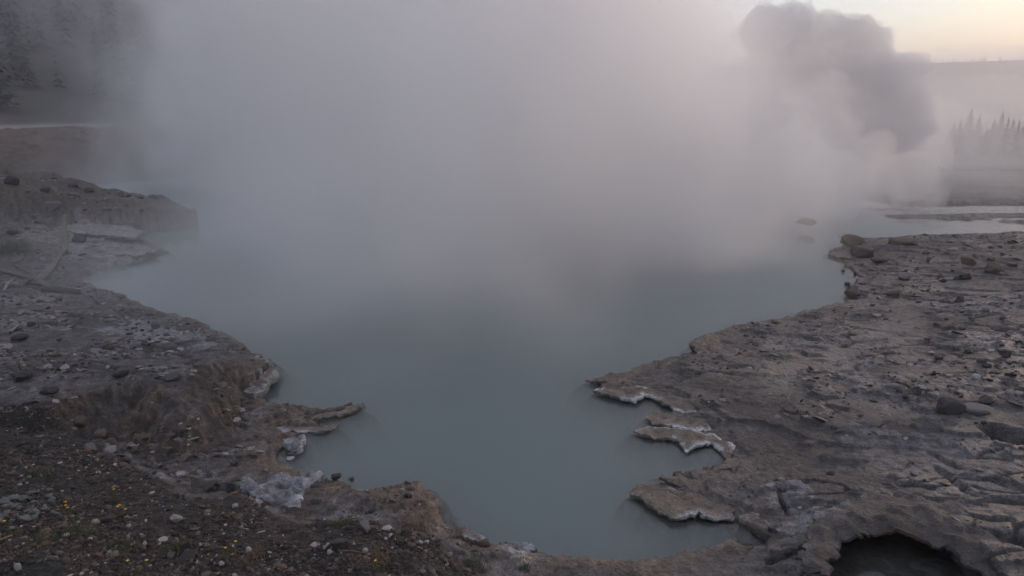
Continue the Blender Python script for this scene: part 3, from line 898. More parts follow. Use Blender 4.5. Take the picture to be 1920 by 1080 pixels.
# ------------------------------------------------------------------ crust ledges that stand out over the water
def ledge(pix, ztop, thick, mat, label, group, seed, sag=0.0, cat='ledge', name='sinter_ledge', bump=0.0, bury=True, own=0.6):
    base = PW(pix, ztop)
    r = np.random.default_rng(seed)
    ring = []
    n = len(base)
    for i in range(n):
        (ax, ay), (bx, by) = base[i], base[(i + 1) % n]
        k = max(2, int(math.hypot(bx - ax, by - ay) / 0.022))
        for q in range(k):
            ring.append((ax + (bx - ax) * q / k, ay + (by - ay) * q / k))
    ring = np.array(ring)
    ring[:, 0] += 0.10 * fbm(ring[:, 0] * 7, ring[:, 1] * 7, seed, 5, 0.7) + r.uniform(-0.008, 0.008, len(ring))
    ring[:, 1] += 0.10 * fbm(ring[:, 0] * 7 + 50, ring[:, 1] * 7, seed, 5, 0.7) + r.uniform(-0.008, 0.008, len(ring))
    lo, hi = ring.min(0), ring.max(0)
    gxs, gys = np.meshgrid(np.arange(lo[0], hi[0], 0.045), np.arange(lo[1], hi[1], 0.045))
    gp = np.stack([gxs.ravel(), gys.ravel()], 1) + r.uniform(-0.02, 0.02, (gxs.size, 2))
    q = sdpoly(gp[:, 0], gp[:, 1], ring)
    gp = gp[q > 0.03]
    nrg = len(ring)
    vs = [Vector(v) for v in ring] + [Vector(v) for v in gp]
    V2, _, F2, *_ = delaunay_2d_cdt(vs, [(i, (i + 1) % nrg) for i in range(nrg)], [], 1, 1e-5)
    V2 = np.array([v[:] for v in V2])
    qd = np.maximum(sdpoly(V2[:, 0], V2[:, 1], ring), 0)
    nzv = fbm(V2[:, 0] * 7, V2[:, 1] * 7, seed + 3, 4)
    tz, tm = terrain(V2[:, 0], V2[:, 1])
    zt = ztop - 0.012 * (1 - ss(0, 0.03, qd)) + (0.035 + bump) * nzv - sag * ss(0.25, 0.0, qd)
    zt = zt + bump * 0.6 * fbm(V2[:, 0] * 17, V2[:, 1] * 17, seed + 4, 3)
    if bury:
        k = ss(0.10, 0.45, tm['sd'])
        zt = zt + (tz - 0.03 - zt) * k
    zb = np.minimum(zt, ztop) - thick - 0.015 * nzv - 0.4 * thick * ss(0, 0.2, qd)
    nv = len(V2)
    cen = V2.mean(0)
    sh = 1 - 0.03 * ss(0.05, 0, qd)
    top = np.stack([V2[:, 0], V2[:, 1], zt], 1)
    bot = np.stack([cen[0] + (V2[:, 0] - cen[0]) * sh, cen[1] + (V2[:, 1] - cen[1]) * sh, zb], 1)
    base_c, rim_c, amount = mat
    nb = fbm(V2[:, 0] * 4, V2[:, 1] * 4, seed + 9, 4)
    gcl = ground_color(V2[:, 0], V2[:, 1], tm)[:, :3]
    ct = np.tile(np.array(base_c), (nv, 1)) * (1 + 0.5 * nb + 0.8 * bump / 0.05 * nzv)[:, None]
    ct = np.clip(gcl + (ct - gcl) * own, 0.01, 1)
    if bump > 0.02:
        dk = ss(-0.05, -0.3, nzv) + ss(0.15, 0.4, fbm(V2[:, 0] * 15, V2[:, 1] * 15, seed + 8, 3))
        ct = ct + (np.array((0.09, 0.078, 0.072)) - ct) * np.clip(dk, 0, 1)[:, None] * 0.8
    wr = ss(0.034, 0.004, qd) * ss(-0.15, 0.2, fbm(V2[:, 0] * 2.3, V2[:, 1] * 2.3, seed + 5, 3) + amount - 0.5)
    ct = ct + (np.array(rim_c) - ct) * wr[:, None]
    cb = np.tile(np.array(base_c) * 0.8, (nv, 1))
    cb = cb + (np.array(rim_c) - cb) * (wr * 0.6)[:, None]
    cols = np.concatenate([np.concatenate([ct, cb]), np.full((2 * nv, 1), 0.75)], 1)
    ec, faces = set(), []
    for f in F2:
        if len(f) != 3:
            continue
        a_, b_, c_ = f
        if (V2[b_, 0] - V2[a_, 0]) * (V2[c_, 1] - V2[a_, 1]) - (V2[b_, 1] - V2[a_, 1]) * (V2[c_, 0] - V2[a_, 0]) < 0:
            b_, c_ = c_, b_
        faces += [(a_, b_, c_), (c_ + nv, b_ + nv, a_ + nv)]
        ec |= {(a_, b_), (b_, c_), (c_, a_)}
    for (a_, b_) in ec:
        if (b_, a_) not in ec:
            faces += [(b_, a_, a_ + nv), (b_, a_ + nv, b_ + nv)]
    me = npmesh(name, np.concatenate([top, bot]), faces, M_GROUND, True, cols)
    try:
        me.set_sharp_from_angle(angle=0.7)
    except Exception:
        pass
    return tag(link(name, me), label, cat, group)


GR, GLF = 'crust ledges along the right shore', 'crust ledges along the left shore'
ledge([(1095, 710), (1130, 701), (1200, 694), (1290, 690), (1310, 705), (1230, 716), (1150, 718)], 0.073, 0.034, ((0.145, 0.118, 0.098), (0.2, 0.17, 0.15), 0.3), 'pointed brown ledge reaching farthest left from the right bank', GR, 11)
ledge([(1112, 731), (1180, 748), (1215, 740), (1250, 757), (1280, 772), (1320, 770), (1310, 752), (1250, 735), (1200, 722), (1140, 722)], 0.065, 0.034, ((0.145, 0.118, 0.098), (0.54, 0.54, 0.55), 0.62), 'thin ledge with pale curled rim just below the pointed ledge', GR, 12)
ledge([(1208, 779), (1225, 771), (1262, 776), (1330, 785), (1340, 800), (1300, 806), (1262, 800), (1234, 794)], 0.056, 0.028, ((0.18, 0.145, 0.112), (0.54, 0.54, 0.55), 0.62), 'small tan tongue of crust with white tip above the inlet', GR, 13)
ledge([(1188, 806), (1215, 800), (1290, 803), (1340, 812), (1380, 835), (1368, 856), (1355, 848), (1335, 830), (1292, 840), (1258, 818), (1222, 816)], 0.056, 0.031, ((0.18, 0.145, 0.112), (0.54, 0.54, 0.55), 0.62), 'curved tan ledge with white rim around the small inlet', GR, 14)
ledge([(1235, 888), (1262, 886), (1300, 893), (1345, 912), (1330, 925), (1285, 915), (1252, 903)], 0.081, 0.034, ((0.145, 0.118, 0.098), (0.2, 0.17, 0.15), 0.3), 'short brown ledge behind the white edged tongue', GR, 15)
ledge([(1180, 920), (1196, 907), (1250, 908), (1320, 925), (1385, 955), (1380, 972), (1335, 970), (1312, 958), (1296, 966), (1275, 971), (1240, 959), (1208, 938)], 0.060, 0.031, ((0.18, 0.145, 0.112), (0.54, 0.54, 0.55), 0.62), 'broad tan tongue of crust with white front edge near bottom right', GR, 16)
ledge([(1290, 641), (1340, 621), (1410, 604), (1465, 598), (1500, 590), (1520, 604), (1440, 628), (1370, 645), (1330, 657), (1306, 656)], 0.170, 0.100, ((0.145, 0.118, 0.098), (0.2, 0.17, 0.15), 0.3), 'thick layered brown ledge at the corner of the right shore', GR, 17)
ledge([(1310, 660), (1350, 650), (1420, 655), (1400, 672), (1330, 680), (1250, 682), (1262, 672)], 0.088, 0.041, ((0.145, 0.118, 0.098), (0.2, 0.17, 0.15), 0.3), 'lower step of brown crust under the thick corner ledge', GR, 18)
ledge([(1500, 587), (1560, 574), (1604, 562), (1640, 570), (1600, 588), (1540, 602)], 0.150, 0.080, ((0.145, 0.118, 0.098), (0.2, 0.17, 0.15), 0.3), 'flat ledge between the corner ledge and the rounded shore rock', GR, 19)
ledge([(1552, 474), (1580, 470), (1620, 476), (1600, 484), (1570, 480)], 0.081, 0.055, ((0.115, 0.085, 0.065), (0.2, 0.17, 0.15), 0.3), 'small shelf at the water below the square block', GR, 20)
ledge([(560, 786), (600, 776), (632, 768), (662, 752), (682, 756), (668, 768), (630, 776), (590, 786)], 0.048, 0.034, ((0.145, 0.118, 0.098), (0.2, 0.17, 0.15), 0.3), 'narrow brown spit of crust pointing into the water at left', GLF, 21)
ledge([(515, 802), (560, 796), (600, 797), (637, 796), (620, 804), (570, 806), (530, 808)], 0.040, 0.028, ((0.145, 0.118, 0.098), (0.42, 0.43, 0.48), 0.5), 'low thin spit with pale end below the brown spit', GLF, 22)
ledge([(530, 835), (548, 820), (566, 814), (573, 824), (560, 836), (540, 842)], 0.096, 0.062, ((0.24, 0.25, 0.28), (0.36, 0.36, 0.365), 0.5), 'lumpy white crust clump at the left shore', GLF, 23, bump=0.05, own=0.9)
ledge([(445, 905), (500, 893), (560, 890), (580, 880), (600, 888), (592, 905), (572, 920), (565, 945), (520, 948), (480, 935)], 0.150, 0.100, ((0.24, 0.25, 0.28), (0.42, 0.43, 0.48), 0.5), 'blue white salt crust shelf beside the dark hole at left', GLF, 24, bump=0.05, bury=False, own=0.9)
ledge([(470, 712), (500, 694), (526, 683), (522, 700), (500, 722), (472, 738), (462, 730)], 0.160, 0.100, ((0.145, 0.118, 0.098), (0.36, 0.36, 0.365), 0.5), 'white faced rocky point at the corner of the left shore', GLF, 25, bump=0.04, bury=False)
ledge([(835, 982), (862, 982), (890, 992), (915, 1006), (895, 1012), (860, 1000)], 0.065, 0.041, ((0.24, 0.25, 0.28), (0.36, 0.36, 0.365), 0.5), 'small white ledge on the near shore at bottom centre', GLF, 26, bump=0.03, bury=False)
ledge([(928, 1018), (960, 1014), (992, 1018), (1005, 1030), (980, 1036), (945, 1030)], 0.073, 0.041, ((0.24, 0.25, 0.28), (0.36, 0.36, 0.365), 0.5), 'white crusted ledge end on the near shore', GLF, 27, bump=0.03, bury=False)
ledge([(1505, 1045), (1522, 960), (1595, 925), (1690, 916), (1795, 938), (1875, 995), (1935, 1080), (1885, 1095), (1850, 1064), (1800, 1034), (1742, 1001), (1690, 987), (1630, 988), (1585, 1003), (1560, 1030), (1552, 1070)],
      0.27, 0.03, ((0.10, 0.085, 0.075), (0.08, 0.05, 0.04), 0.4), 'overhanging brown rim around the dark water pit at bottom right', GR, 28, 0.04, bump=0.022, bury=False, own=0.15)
ledge([(1390, 958), (1415, 962), (1440, 980), (1452, 996), (1440, 996), (1416, 980), (1395, 968)], 0.190, 0.040, ((0.15, 0.14, 0.135), (0.2, 0.17, 0.15), 0.3), 'broken grey lip over the small dark hole', GR, 29, bury=False)
ledge([(110, 424), (170, 418), (240, 424), (275, 436), (250, 446), (190, 440), (140, 436)], 0.340, 0.050, ((0.22, 0.205, 0.20), (0.26, 0.25, 0.245), 0.4), 'upper pale sheet of layered crust on the left beach', GLF, 43, bump=0.02, bury=False, own=0.6)
ledge([(120, 452), (180, 448), (250, 456), (300, 468), (262, 478), (200, 474), (150, 468)], 0.160, 0.040, ((0.21, 0.195, 0.19), (0.26, 0.25, 0.245), 0.4), 'lower pale sheet of layered crust on the left beach', GLF, 44, bump=0.02, bury=False, own=0.6)


# ------------------------------------------------------------------ dead wood
def tube(name, pts, radii, mat, parent=None, sides=12, seed=0, rag=0.12):
    pts = [Vector(p) for p in pts]
    # resample
    P2, R2 = [], []
    for i in range(len(pts) - 1):
        for k in range(6):
            t_ = k / 6
            P2.append(pts[i].lerp(pts[i + 1], t_))
            R2.append(radii[i] + (radii[i + 1] - radii[i]) * t_)
    P2.append(pts[-1])
    R2.append(radii[-1])
    r = random.Random(seed)
    V, Fq = [], []
    for i, p in enumerate(P2):
        d = (P2[min(i + 1, len(P2) - 1)] - P2[max(i - 1, 0)]).normalized()
        u = d.cross(Vector((0, 0, 1)))
        u = (u if u.length > 0.1 else d.cross(Vector((1, 0, 0)))).normalized()
        v = d.cross(u)
        jp = Vector((r.uniform(-1, 1), r.uniform(-1, 1), r.uniform(-1, 1))) * R2[i] * 0.10
        for s in range(sides):
            a_ = 6.2832 * s / sides
            rad = R2[i] * (1 + rag * math.sin(a_ * 3 + seed) + rag * 0.6 * r.uniform(-1, 1))
            V.append(p + jp + u * math.cos(a_) * rad + v * math.sin(a_) * rad)
    for i in range(len(P2) - 1):
        for s in range(sides):
            a_, b_ = i * sides + s, i * sides + (s + 1) % sides
            Fq.append((a_, b_, b_ + sides, a_ + sides))
    me = bpy.data.meshes.new(name)
    V.append(P2[0])
    V.append(P2[-1])
    c0, c1 = len(V) - 2, len(V) - 1
    Fq += [(c0, (s + 1) % sides, s) for s in range(sides)]
    o_ = (len(P2) - 1) * sides
    Fq += [(c1, o_ + s, o_ + (s + 1) % sides) for s in range(sides)]
    me.from_pydata([v[:] for v in V], [], Fq)
    for f in me.polygons:
        f.use_smooth = True
    me.materials.append(mat)
    return link(name, me, parent)


def empty(name, loc=(0, 0, 0)):
    o = bpy.data.objects.new(name, None)
    o.location = loc
    o.empty_display_size = 0.2
    C.objects.link(o)
    return o


lg = tag(empty('fallen_log'), 'bleached broken log leaning up the left slope away from the water', 'log')
p0 = hits([(72, 536)])[0]
up = [p0 + Vector((0, 0, 0.07))] + [Vector(at(a_, b_, p0.y + c_)) for a_, b_, c_ in ((98, 503, 0.7), (117, 474, 1.3), (123, 440, 2.0), (122, 404, 2.7))]
tube('trunk', up[:3], [0.085, 0.06, 0.042], M_WOOD, lg, 12, 3)
tube('broken_end', [up[2] + Vector((0.05, 0.1, 0)), up[3], up[4]], [0.036, 0.042, 0.040], M_WOOD, lg, 12, 4)
for k, (dx, dz) in enumerate(((-0.35, 0.02), (0.30, -0.02), (-0.15, 0.10))):
    tube('root', [up[0], up[0] + Vector((dx * 0.5, -0.05, dz)), up[0] + Vector((dx, -0.10, dz - 0.08))], [0.07, 0.045, 0.02], M_WOOD, lg, 8, 20 + k)
tube('branch_stub', [up[1].lerp(up[2], 0.8), up[1].lerp(up[2], 0.8) + Vector((0.25, 0, 0.06))], [0.03, 0.012], M_BARK, lg, 8, 31)
lp = hits([(-40, 505), (0, 512), (40, 522), (62, 528)])
tube('driftwood_log', [p + Vector((0, 0, 0.06)) for p in lp], [0.055, 0.05, 0.04, 0.03], M_WOOD, None, 10, 6)
tag(bpy.data.objects['driftwood_log'], 'grey driftwood log at the left edge beside the broken log', 'log')
lp = hits([(8, 548), (14, 536), (24, 527)])
tag(tube('branch', [p + Vector((0, 0, 0.03)) for p in lp], [0.02, 0.03, 0.02], M_PALE, None, 8, 7), 'pale curved branch below the driftwood log at the left edge', 'branch')
lp = hits([(80, 546), (110, 548), (150, 552)])
tag(tube('branch', [p + Vector((0, 0, 0.05)) for p in lp], [0.07, 0.06, 0.05], M_BARK, None, 8, 8), 'mossy dark branch at the foot of the broken log', 'branch')
lp = hits([(0, 1016), (14, 1011), (26, 1006)])
tag(tube('twig', [p + Vector((0, 0, 0.012)) for p in lp], [0.008, 0.007, 0.004], M_STRAW, None, 6, 9), 'thin tan twig on gravel at the left edge', 'twig')
lp = hits([(632, 1036), (660, 1036), (690, 1042)])
tag(tube('twig', [p + Vector((0, 0, 0.012)) for p in lp], [0.006, 0.006, 0.003], M_STRAW, None, 6, 10), 'thin straw twig beside the dark angular rock', 'twig')
tag(tube('fallen_log', [(19.8, 34.2, 0.55), (22.5, 33.9, 0.6), (26, 33.7, 0.5)], [0.16, 0.15, 0.12], M_PALE, None, 10, 12), 'pale log lying across the misty far right bank', 'log')


# ------------------------------------------------------------------ low plants in the gravel
def blades(name, n, spread, h, mat, seed, parent=None):
    r = random.Random(seed)
    V, Fq = [], []
    for _ in range(n):
        a_, d_ = r.uniform(0, 6.28), spread * math.sqrt(r.random())
        x0, y0 = d_ * math.cos(a_), d_ * math.sin(a_)
        ln = h * r.uniform(0.5, 1.1)
        la, le = r.uniform(0, 6.28), r.uniform(0.2, 0.9)
        wv = 0.0022 * r.uniform(0.7, 1.6)
        wx, wy = -math.sin(la) * wv, math.cos(la) * wv
        i = len(V)
        for k in range(4):
            t_ = k / 3
            px_, py_ = x0 + math.cos(la) * ln * le * t_ * t_, y0 + math.sin(la) * ln * le * t_ * t_
            pz_ = ln * t_ * (1 - 0.25 * le * t_) - 0.01
            kk = (1 - t_ * 0.85)
            V += [(px_ - wx * kk, py_ - wy * kk, pz_), (px_ + wx * kk, py_ + wy * kk, pz_)]
        Fq += [(i, i + 1, i + 3, i + 2), (i + 2, i + 3, i + 5, i + 4), (i + 4, i + 5, i + 7, i + 6)]
    me = bpy.data.meshes.new(name)
    me.from_pydata(V, [], Fq)
    me.materials.append(mat)
    return link(name, me, parent)


def flower_plant(p, heads, label, seed):
    r = random.Random(seed)
    root = tag(empty('yellow_flower_plant', p), label, 'plant', 'yellow flowered plants in the gravel')
    blades('leaf_tuft', 70, 0.06, 0.06, M_GRASS, seed, root)
    for k in range(heads):
        x_, y_, h_ = r.uniform(-0.07, 0.07), r.uniform(-0.04, 0.04), r.uniform(0.07, 0.14)
        tube('stem', [(x_ * 0.3, y_ * 0.3, 0), (x_ * 0.8, y_, h_ * 0.6), (x_, y_, h_)], [0.002, 0.0018, 0.0015], M_GRASS, root, 5, seed + k, 0)
        V, Fq = [(x_, y_, h_ + 0.004)], []
        for q in range(10):
            a_ = 6.2832 * q / 10
            rad = 0.014 if q % 2 == 0 else 0.009
            V.append((x_ + rad * math.cos(a_), y_ + rad * math.sin(a_) * 0.8, h_ + 0.003 * (q % 2) + 0.004))
        V.append((x_, y_, h_ - 0.004))
        for q in range(10):
            Fq.append((0, 1 + q, 1 + (q + 1) % 10))
            Fq.append((11, 1 + (q + 1) % 10, 1 + q))
        me = bpy.data.meshes.new('flower_head')
        me.from_pydata(V, [], Fq)
        me.materials.append(M_YEL)
        link('flower_head', me, root)


FLW = [(128, 965, 3, 'yellow flowered plant beside the slate heap'), (228, 972, 4, 'yellow flowered plant right of the slate heap'),
       (428, 1040, 2, 'yellow flowered plant between the black rock and the bottom edge'), (255, 1078, 2, 'yellow flowered plant at the bottom edge near the left corner'),
       (28, 1005, 1, 'single yellow flower by the twig at the left edge'), (716, 1078, 1, 'single yellow flower at the bottom edge left of centre'),
       (985, 1068, 3, 'yellow flowered plant on the dark near shore at bottom centre'), (215, 940, 1, 'small yellow flower above the flowered plant')]
for k, ((a_, b_, n_, lab), p) in enumerate(zip(FLW, hits([(f[0], f[1]) for f in FLW]))):
    flower_plant(p, n_, lab, 300 + k)
TUFT = [(75, 895, 'dark green low tuft on the left gravel above the slate heap', 0.13), (150, 1000, 'green tuft under the yellow flowers at left', 0.13), (230, 1030, 'green grass clump left of the round black rock', 0.15),
        (325, 1035, 'green moss tuft touching the round black rock', 0.08), (470, 1045, 'brown green tuft right of the two yellow flowers', 0.12), (560, 965, 'straw coloured tuft on the rim of the gravel bank', 0.12),
        (650, 985, 'mossy green tuft behind the grey angular rock', 0.12), (705, 1055, 'reddish straw clump right of the dark angular rock', 0.14), (890, 1060, 'green grass tuft on the near shore slope', 0.12),
        (60, 1020, 'dark grass clump near the left bottom corner', 0.18), (20, 555, 'dark shrub clump at the left edge behind the driftwood', 0.0), (860, 1010, 'thin dry grass behind the near white ledge', 0.18), (780, 985, 'thin dry grass on the near muddy shore', 0.2)]
for k, ((a_, b_, lab, sp), p) in enumerate(zip(TUFT, hits([(f[0], f[1]) for f in TUFT]))):
    if sp == 0:
        p = hits([(18, 470)])[0]
        o = blades('shrub', 500, 0.5, 0.4, M_GRASS, 400 + k)
        lab = 'dark green shrub on the slope at the left edge'
    else:
        o = blades('grass_tuft', 160, sp, 0.05 + 0.2 * sp, M_STRAW if ('straw' in lab or 'dry' in lab or 'brown' in lab) else M_GRASS, 400 + k)
    o.location = p
    tag(o, lab, 'shrub' if sp == 0 else 'grass tuft', 'low tufts in the gravel')


# ------------------------------------------------------------------ conifers
def crown_mesh(h, rad, seed, whorls=13, per=9):
    r = random.Random(seed)
    V, Fq = [], []
    for i in range(whorls):
        t_ = i / (whorls - 1)
        zc = h * (0.10 + 0.88 * t_)
        ln = rad * (1 - t_) ** 0.85 + 0.03 * rad
        for k in range(per):
            a_ = 6.2832 * (k + r.random() * 0.8) / per + i
            L_ = ln * r.uniform(0.65, 1.15)
            dr = L_ * r.uniform(0.25, 0.6)
            zz = zc + r.uniform(-0.03, 0.03) * h
            wv = L_ * r.uniform(0.25, 0.4)
            ca, sa = math.cos(a_), math.sin(a_)
            i0 = len(V)
            V += [(0, 0, zz + 0.03 * h), (ca * L_ * 0.6 - sa * wv, sa * L_ * 0.6 + ca * wv, zz - dr * 0.7), (ca * L_, sa * L_, zz - dr * 0.8),
                  (ca * L_ * 0.6 + sa * wv, sa * L_ * 0.6 - ca * wv, zz - dr * 0.7), (ca * L_ * 0.5, sa * L_ * 0.5, zz - dr * 0.15)]
            Fq += [(i0, i0 + 1, i0 + 4), (i0 + 1, i0 + 2, i0 + 4), (i0 + 2, i0 + 3, i0 + 4), (i0 + 3, i0, i0 + 4)]
    return V, Fq


def conifer(p, h, rad, label, seed):
    root = tag(empty('conifer_tree', p), label, 'tree', 'young conifers on the misty right bank')
    tube('trunk', [(0, 0, -0.3), (0, 0, h * 0.5), (0, 0, h * 0.98)], [h * 0.022, h * 0.014, h * 0.003], M_BARK, root, 8, seed, 0.05)
    V, Fq = crown_mesh(h, rad, seed, 16, 10)
    me = bpy.data.meshes.new('crown')
    me.from_pydata(V, [], Fq)
    me.materials.append(M_NEEDLE)
    link('crown', me, root)


def on_ground(px, dist):
    x_ = (px - 960) / F * dist
    z_ = float(terrain(np.array([x_]), np.array([dist]))[0][0])
    return (x_, dist, z_)


TREES = [(1782, 44, 2.0, 0.62, 'leftmost dim conifer in the mist at the right'), (1815, 46, 2.2, 0.66, 'second dim conifer from the left in the mist'), (1843, 45, 2.1, 0.6, 'dim conifer just left of the clear tops'),
         (1868, 42, 2.25, 0.45, 'slender conifer leftmost of the three clear tops at the right edge'), (1889, 42, 2.15, 0.42, 'slender conifer in the middle of the three clear tops'),
         (1770, 47, 1.7, 0.6, 'short dim conifer at the left end of the misty trees'), (1832, 43, 1.5, 0.55, 'low bushy conifer in front of the dim trees'), (1856, 48, 2.3, 0.6, 'dim conifer behind the gap left of the clear tops'), (1878, 47, 1.8, 0.6, 'low conifer behind the two slender clear tops'), (1900, 46, 2.0, 0.5, 'conifer filling the gap beside the tallest one'),
         (1914, 41, 2.5, 0.5, 'tallest conifer at the right edge of the picture'), (1798, 50, 2.4, 0.75, 'conifer behind the two leftmost dim ones')]
for k, (px, dd, h_, rd, lab) in enumerate(TREES):
    conifer(on_ground(px, dd), h_, rd, lab, 500 + k)

# the wood on the far slopes reads as one mass
r = random.Random(5)
Vs, Fs, off = [], [], 0
protos = []
for s in range(6):
    V_, F_ = crown_mesh(1.0, 0.17, 900 + s, 8, 6)
    protos.append((np.array(V_), np.array(F_)))
cnt = 0
while cnt < 1900:
    th = math.radians(r.uniform(-48, 40))
    dist = float(np.interp(math.degrees(th), [-90, -35, -10, 5, 20, 35, 90], [240, 240, 330, 480, 700, 800, 800])) * math.sqrt(r.uniform(0.22, 1.05))
    x_, y_ = dist * math.sin(th), dist * math.cos(th)
    hz = float(hill_height(np.array([x_]), np.array([y_]))[0])
    if hz < 1.0:
        continue
    V_, F_ = protos[cnt % 6]
    hh = r.uniform(7, 13) if th < 0.1 else r.uniform(3.5, 6)
    Vs.append(V_ * hh * np.array([1.3, 1.3, 1]) + np.array([x_, y_, hz - 0.3]))
    Fs.append(F_ + off)
    off += len(V_)
    cnt += 1
tag(link('forest', npmesh('forest', np.concatenate(Vs), np.concatenate(Fs), M_NEEDLE, False)), kind='stuff')


# ------------------------------------------------------------------ air and steam
def volume_material(name, color, density, aniso, build=None):
    m = bpy.data.materials.new(name)
    m.use_nodes = True
    N, L = m.node_tree.nodes, m.node_tree.links
    N.remove(N['Principled BSDF'])
    v = node(N, 'ShaderNodeVolumePrincipled', Density=density, Anisotropy=aniso)
    v.inputs['Color'].default_value = (*color, 1)
    L.new(v.outputs[0], N['Material Output'].inputs['Volume'])
    if build:
        L.new(build(N, L), v.inputs['Density'])
    return m


def box(name, lo, hi, mat):
    V = [(x, y, z) for z in (lo[2], hi[2]) for x, y in ((lo[0], lo[1]), (hi[0], lo[1]), (hi[0], hi[1]), (lo[0], hi[1]))]
    me = npmesh(name, np.array(V, float), [(3, 2, 1, 0), (4, 5, 6, 7), (0, 1, 5, 4), (1, 2, 6, 5), (2, 3, 7, 6), (3, 0, 4, 7)], mat, False)
    return tag(link(name, me), kind='stuff')


box('haze', (-3050, -30, -6), (3050, 3050, 90), volume_material('haze air', (0.90, 0.91, 0.96), 0.0013, 0.4))

STEAM_MAX = 0.55


def steam_density(N, L):
    tc = N.new('ShaderNodeTexCoord')
    sx = N.new('ShaderNodeSeparateXYZ')
    L.new(tc.outputs['Object'], sx.inputs[0])
    X, Y, Z = sx.outputs

    def M(op, a, b=None, c=None, clamp=False):
        o = mathn(N, L, op, a, b, clamp)
        if c is not None:
            if isinstance(c, (int, float)):
                o.node.inputs[2].default_value = c
            else:
                L.new(c, o.node.inputs[2])
        return o

    def S(v, a, b):
        n = node(N, 'ShaderNodeMapRange')
        n.interpolation_type = 'SMOOTHSTEP'
        L.new(v, n.inputs[0])
        for i, q in enumerate((a, b, 0.0, 1.0)):
            n.inputs[i + 1].default_value = q
        return n.outputs[0]
    # wind-drawn billows: stretch and lean the noise with height
    mp = node(N, 'ShaderNodeMapping')
    mp.inputs['Scale'].default_value = (0.17, 0.17, 0.12)
    mp.inputs['Rotation'].default_value = (0.0, 0.35, 0.3)
    mp.inputs['Location'].default_value = (5.1, 8.2, 2.2)
    L.new(tc.outputs['Object'], mp.inputs['Vector'])
    nz = node(N, 'ShaderNodeTexNoise', Scale=1.0, Detail=3, Roughness=0.6)
    L.new(mp.outputs[0], nz.inputs['Vector'])
    n = S(nz.outputs[0], 0.40, 0.60)
    # left flank starts behind the ridge, the middle over the water
    xl = M('MULTIPLY_ADD', nz.outputs[0], 18.0, X)             # ragged sides
    left = S(xl, -9.0, -1.0)
    y0 = M('MULTIPLY_ADD', S(X, -11.0, -4.0), -15.5, 23.5)
    yy = M('SUBTRACT', M('MULTIPLY_ADD', nz.outputs[0], 14.0, Y), y0)
    front = S(yy, 7.5, 15.5)
    xr = M('MULTIPLY_ADD', nz.outputs[0], -6.0, X)
    xr = M('MULTIPLY_ADD', Z, 1.65, xr)
    rightm = M('SUBTRACT', 1.0, S(xr, 7.5, 14.5))
    shore = M('MULTIPLY_ADD', M('MINIMUM', Y, 26.0), -0.80, X)          # keeps to the water side of the right shore
    rightm = M('MULTIPLY', rightm, M('SUBTRACT', 1.0, S(shore, -8.5, -4.5)))
    backm = M('SUBTRACT', 1.0, S(Y, 44.0, 56.0))
    topm = M('SUBTRACT', 1.0, S(Z, 11.0, 17.5))
    mq = node(N, 'ShaderNodeMapping')
    mq.inputs['Scale'].default_value = (0.10, 0.05, 0.075)
    mq.inputs['Rotation'].default_value = (0.0, 0.6, 0.0)
    mq.inputs['Location'].default_value = (3.1, 0.7, 1.9)
    L.new(tc.outputs['Object'], mq.inputs['Vector'])
    nb = node(N, 'ShaderNodeTexNoise', Scale=1.0, Detail=1.0, Roughness=0.5)
    L.new(mq.outputs[0], nb.inputs['Vector'])
    big = M('MULTIPLY_ADD', S(nb.outputs[0], 0.40, 0.60), 0.5, 0.5)
    d = M('MULTIPLY', M('MULTIPLY', left, front), big)
    d = M('MULTIPLY', d, rightm)
    d = M('MULTIPLY', d, backm)
    d = M('MULTIPLY', d, topm)
    d = M('MULTIPLY', d, M('MULTIPLY_ADD', n, 0.85, 0.15))
    # thin breath low over the near water
    low = M('MULTIPLY', M('SUBTRACT', 1.0, S(Z, 0.3, 3.0)), M('MULTIPLY', S(Y, 8.5, 16.0), M('SUBTRACT', 1.0, S(Y, 40.0, 50.0))))
    low = M('MULTIPLY', low, M('MULTIPLY', S(X, -10.5, -6.0), M('SUBTRACT', 1.0, S(shore, -9.5, -6.0))))
    low = M('MULTIPLY', low, M('MULTIPLY_ADD', n, 0.20, 0.08))
    d = M('MULTIPLY', d, STEAM_MAX)
    return M('ADD', d, low)


m = volume_material('steam', (0.97, 0.97, 0.98), 0.2, 0.5, steam_density)
st = box('steam', (-24, 6.5, 0.03), (24, 57, 18), m)


def puff(name, blobs, mat, vox=0.42, disp=0.5, seed=0):
    """billowing cloud body: union of balls remeshed and roughened"""
    bm = bmesh.new()
    r = random.Random(seed)
    for (x_, y_, z_, rad) in blobs:
        bmesh.ops.create_icosphere(bm, subdivisions=3, radius=rad, matrix=Matrix.Translation((x_, y_, z_)))
        for _ in range(16):
            v = Vector((r.uniform(-1, 1), r.uniform(-1, 1), r.uniform(-0.6, 1))).normalized()
            rr_ = rad * r.uniform(0.22, 0.45)
            bmesh.ops.create_icosphere(bm, subdivisions=2, radius=rr_, matrix=Matrix.Translation(Vector((x_, y_, z_)) + v * rad * 0.92))
    me = bpy.data.meshes.new(name)
    bm.to_mesh(me)
    bm.free()
    me.materials.append(mat)
    o = link(name, me)
    md = o.modifiers.new('join', 'REMESH')
    md.mode = 'VOXEL'
    md.voxel_size = vox
    tx = bpy.data.textures.new(name, 'CLOUDS')
    tx.noise_scale = 1.6
    tx.noise_depth = 3
    dm_ = o.modifiers.new('billow', 'DISPLACE')
    dm_.texture = tx
    dm_.strength = disp
    dm_.texture_coords = 'GLOBAL'
    return tag(o, kind='stuff')


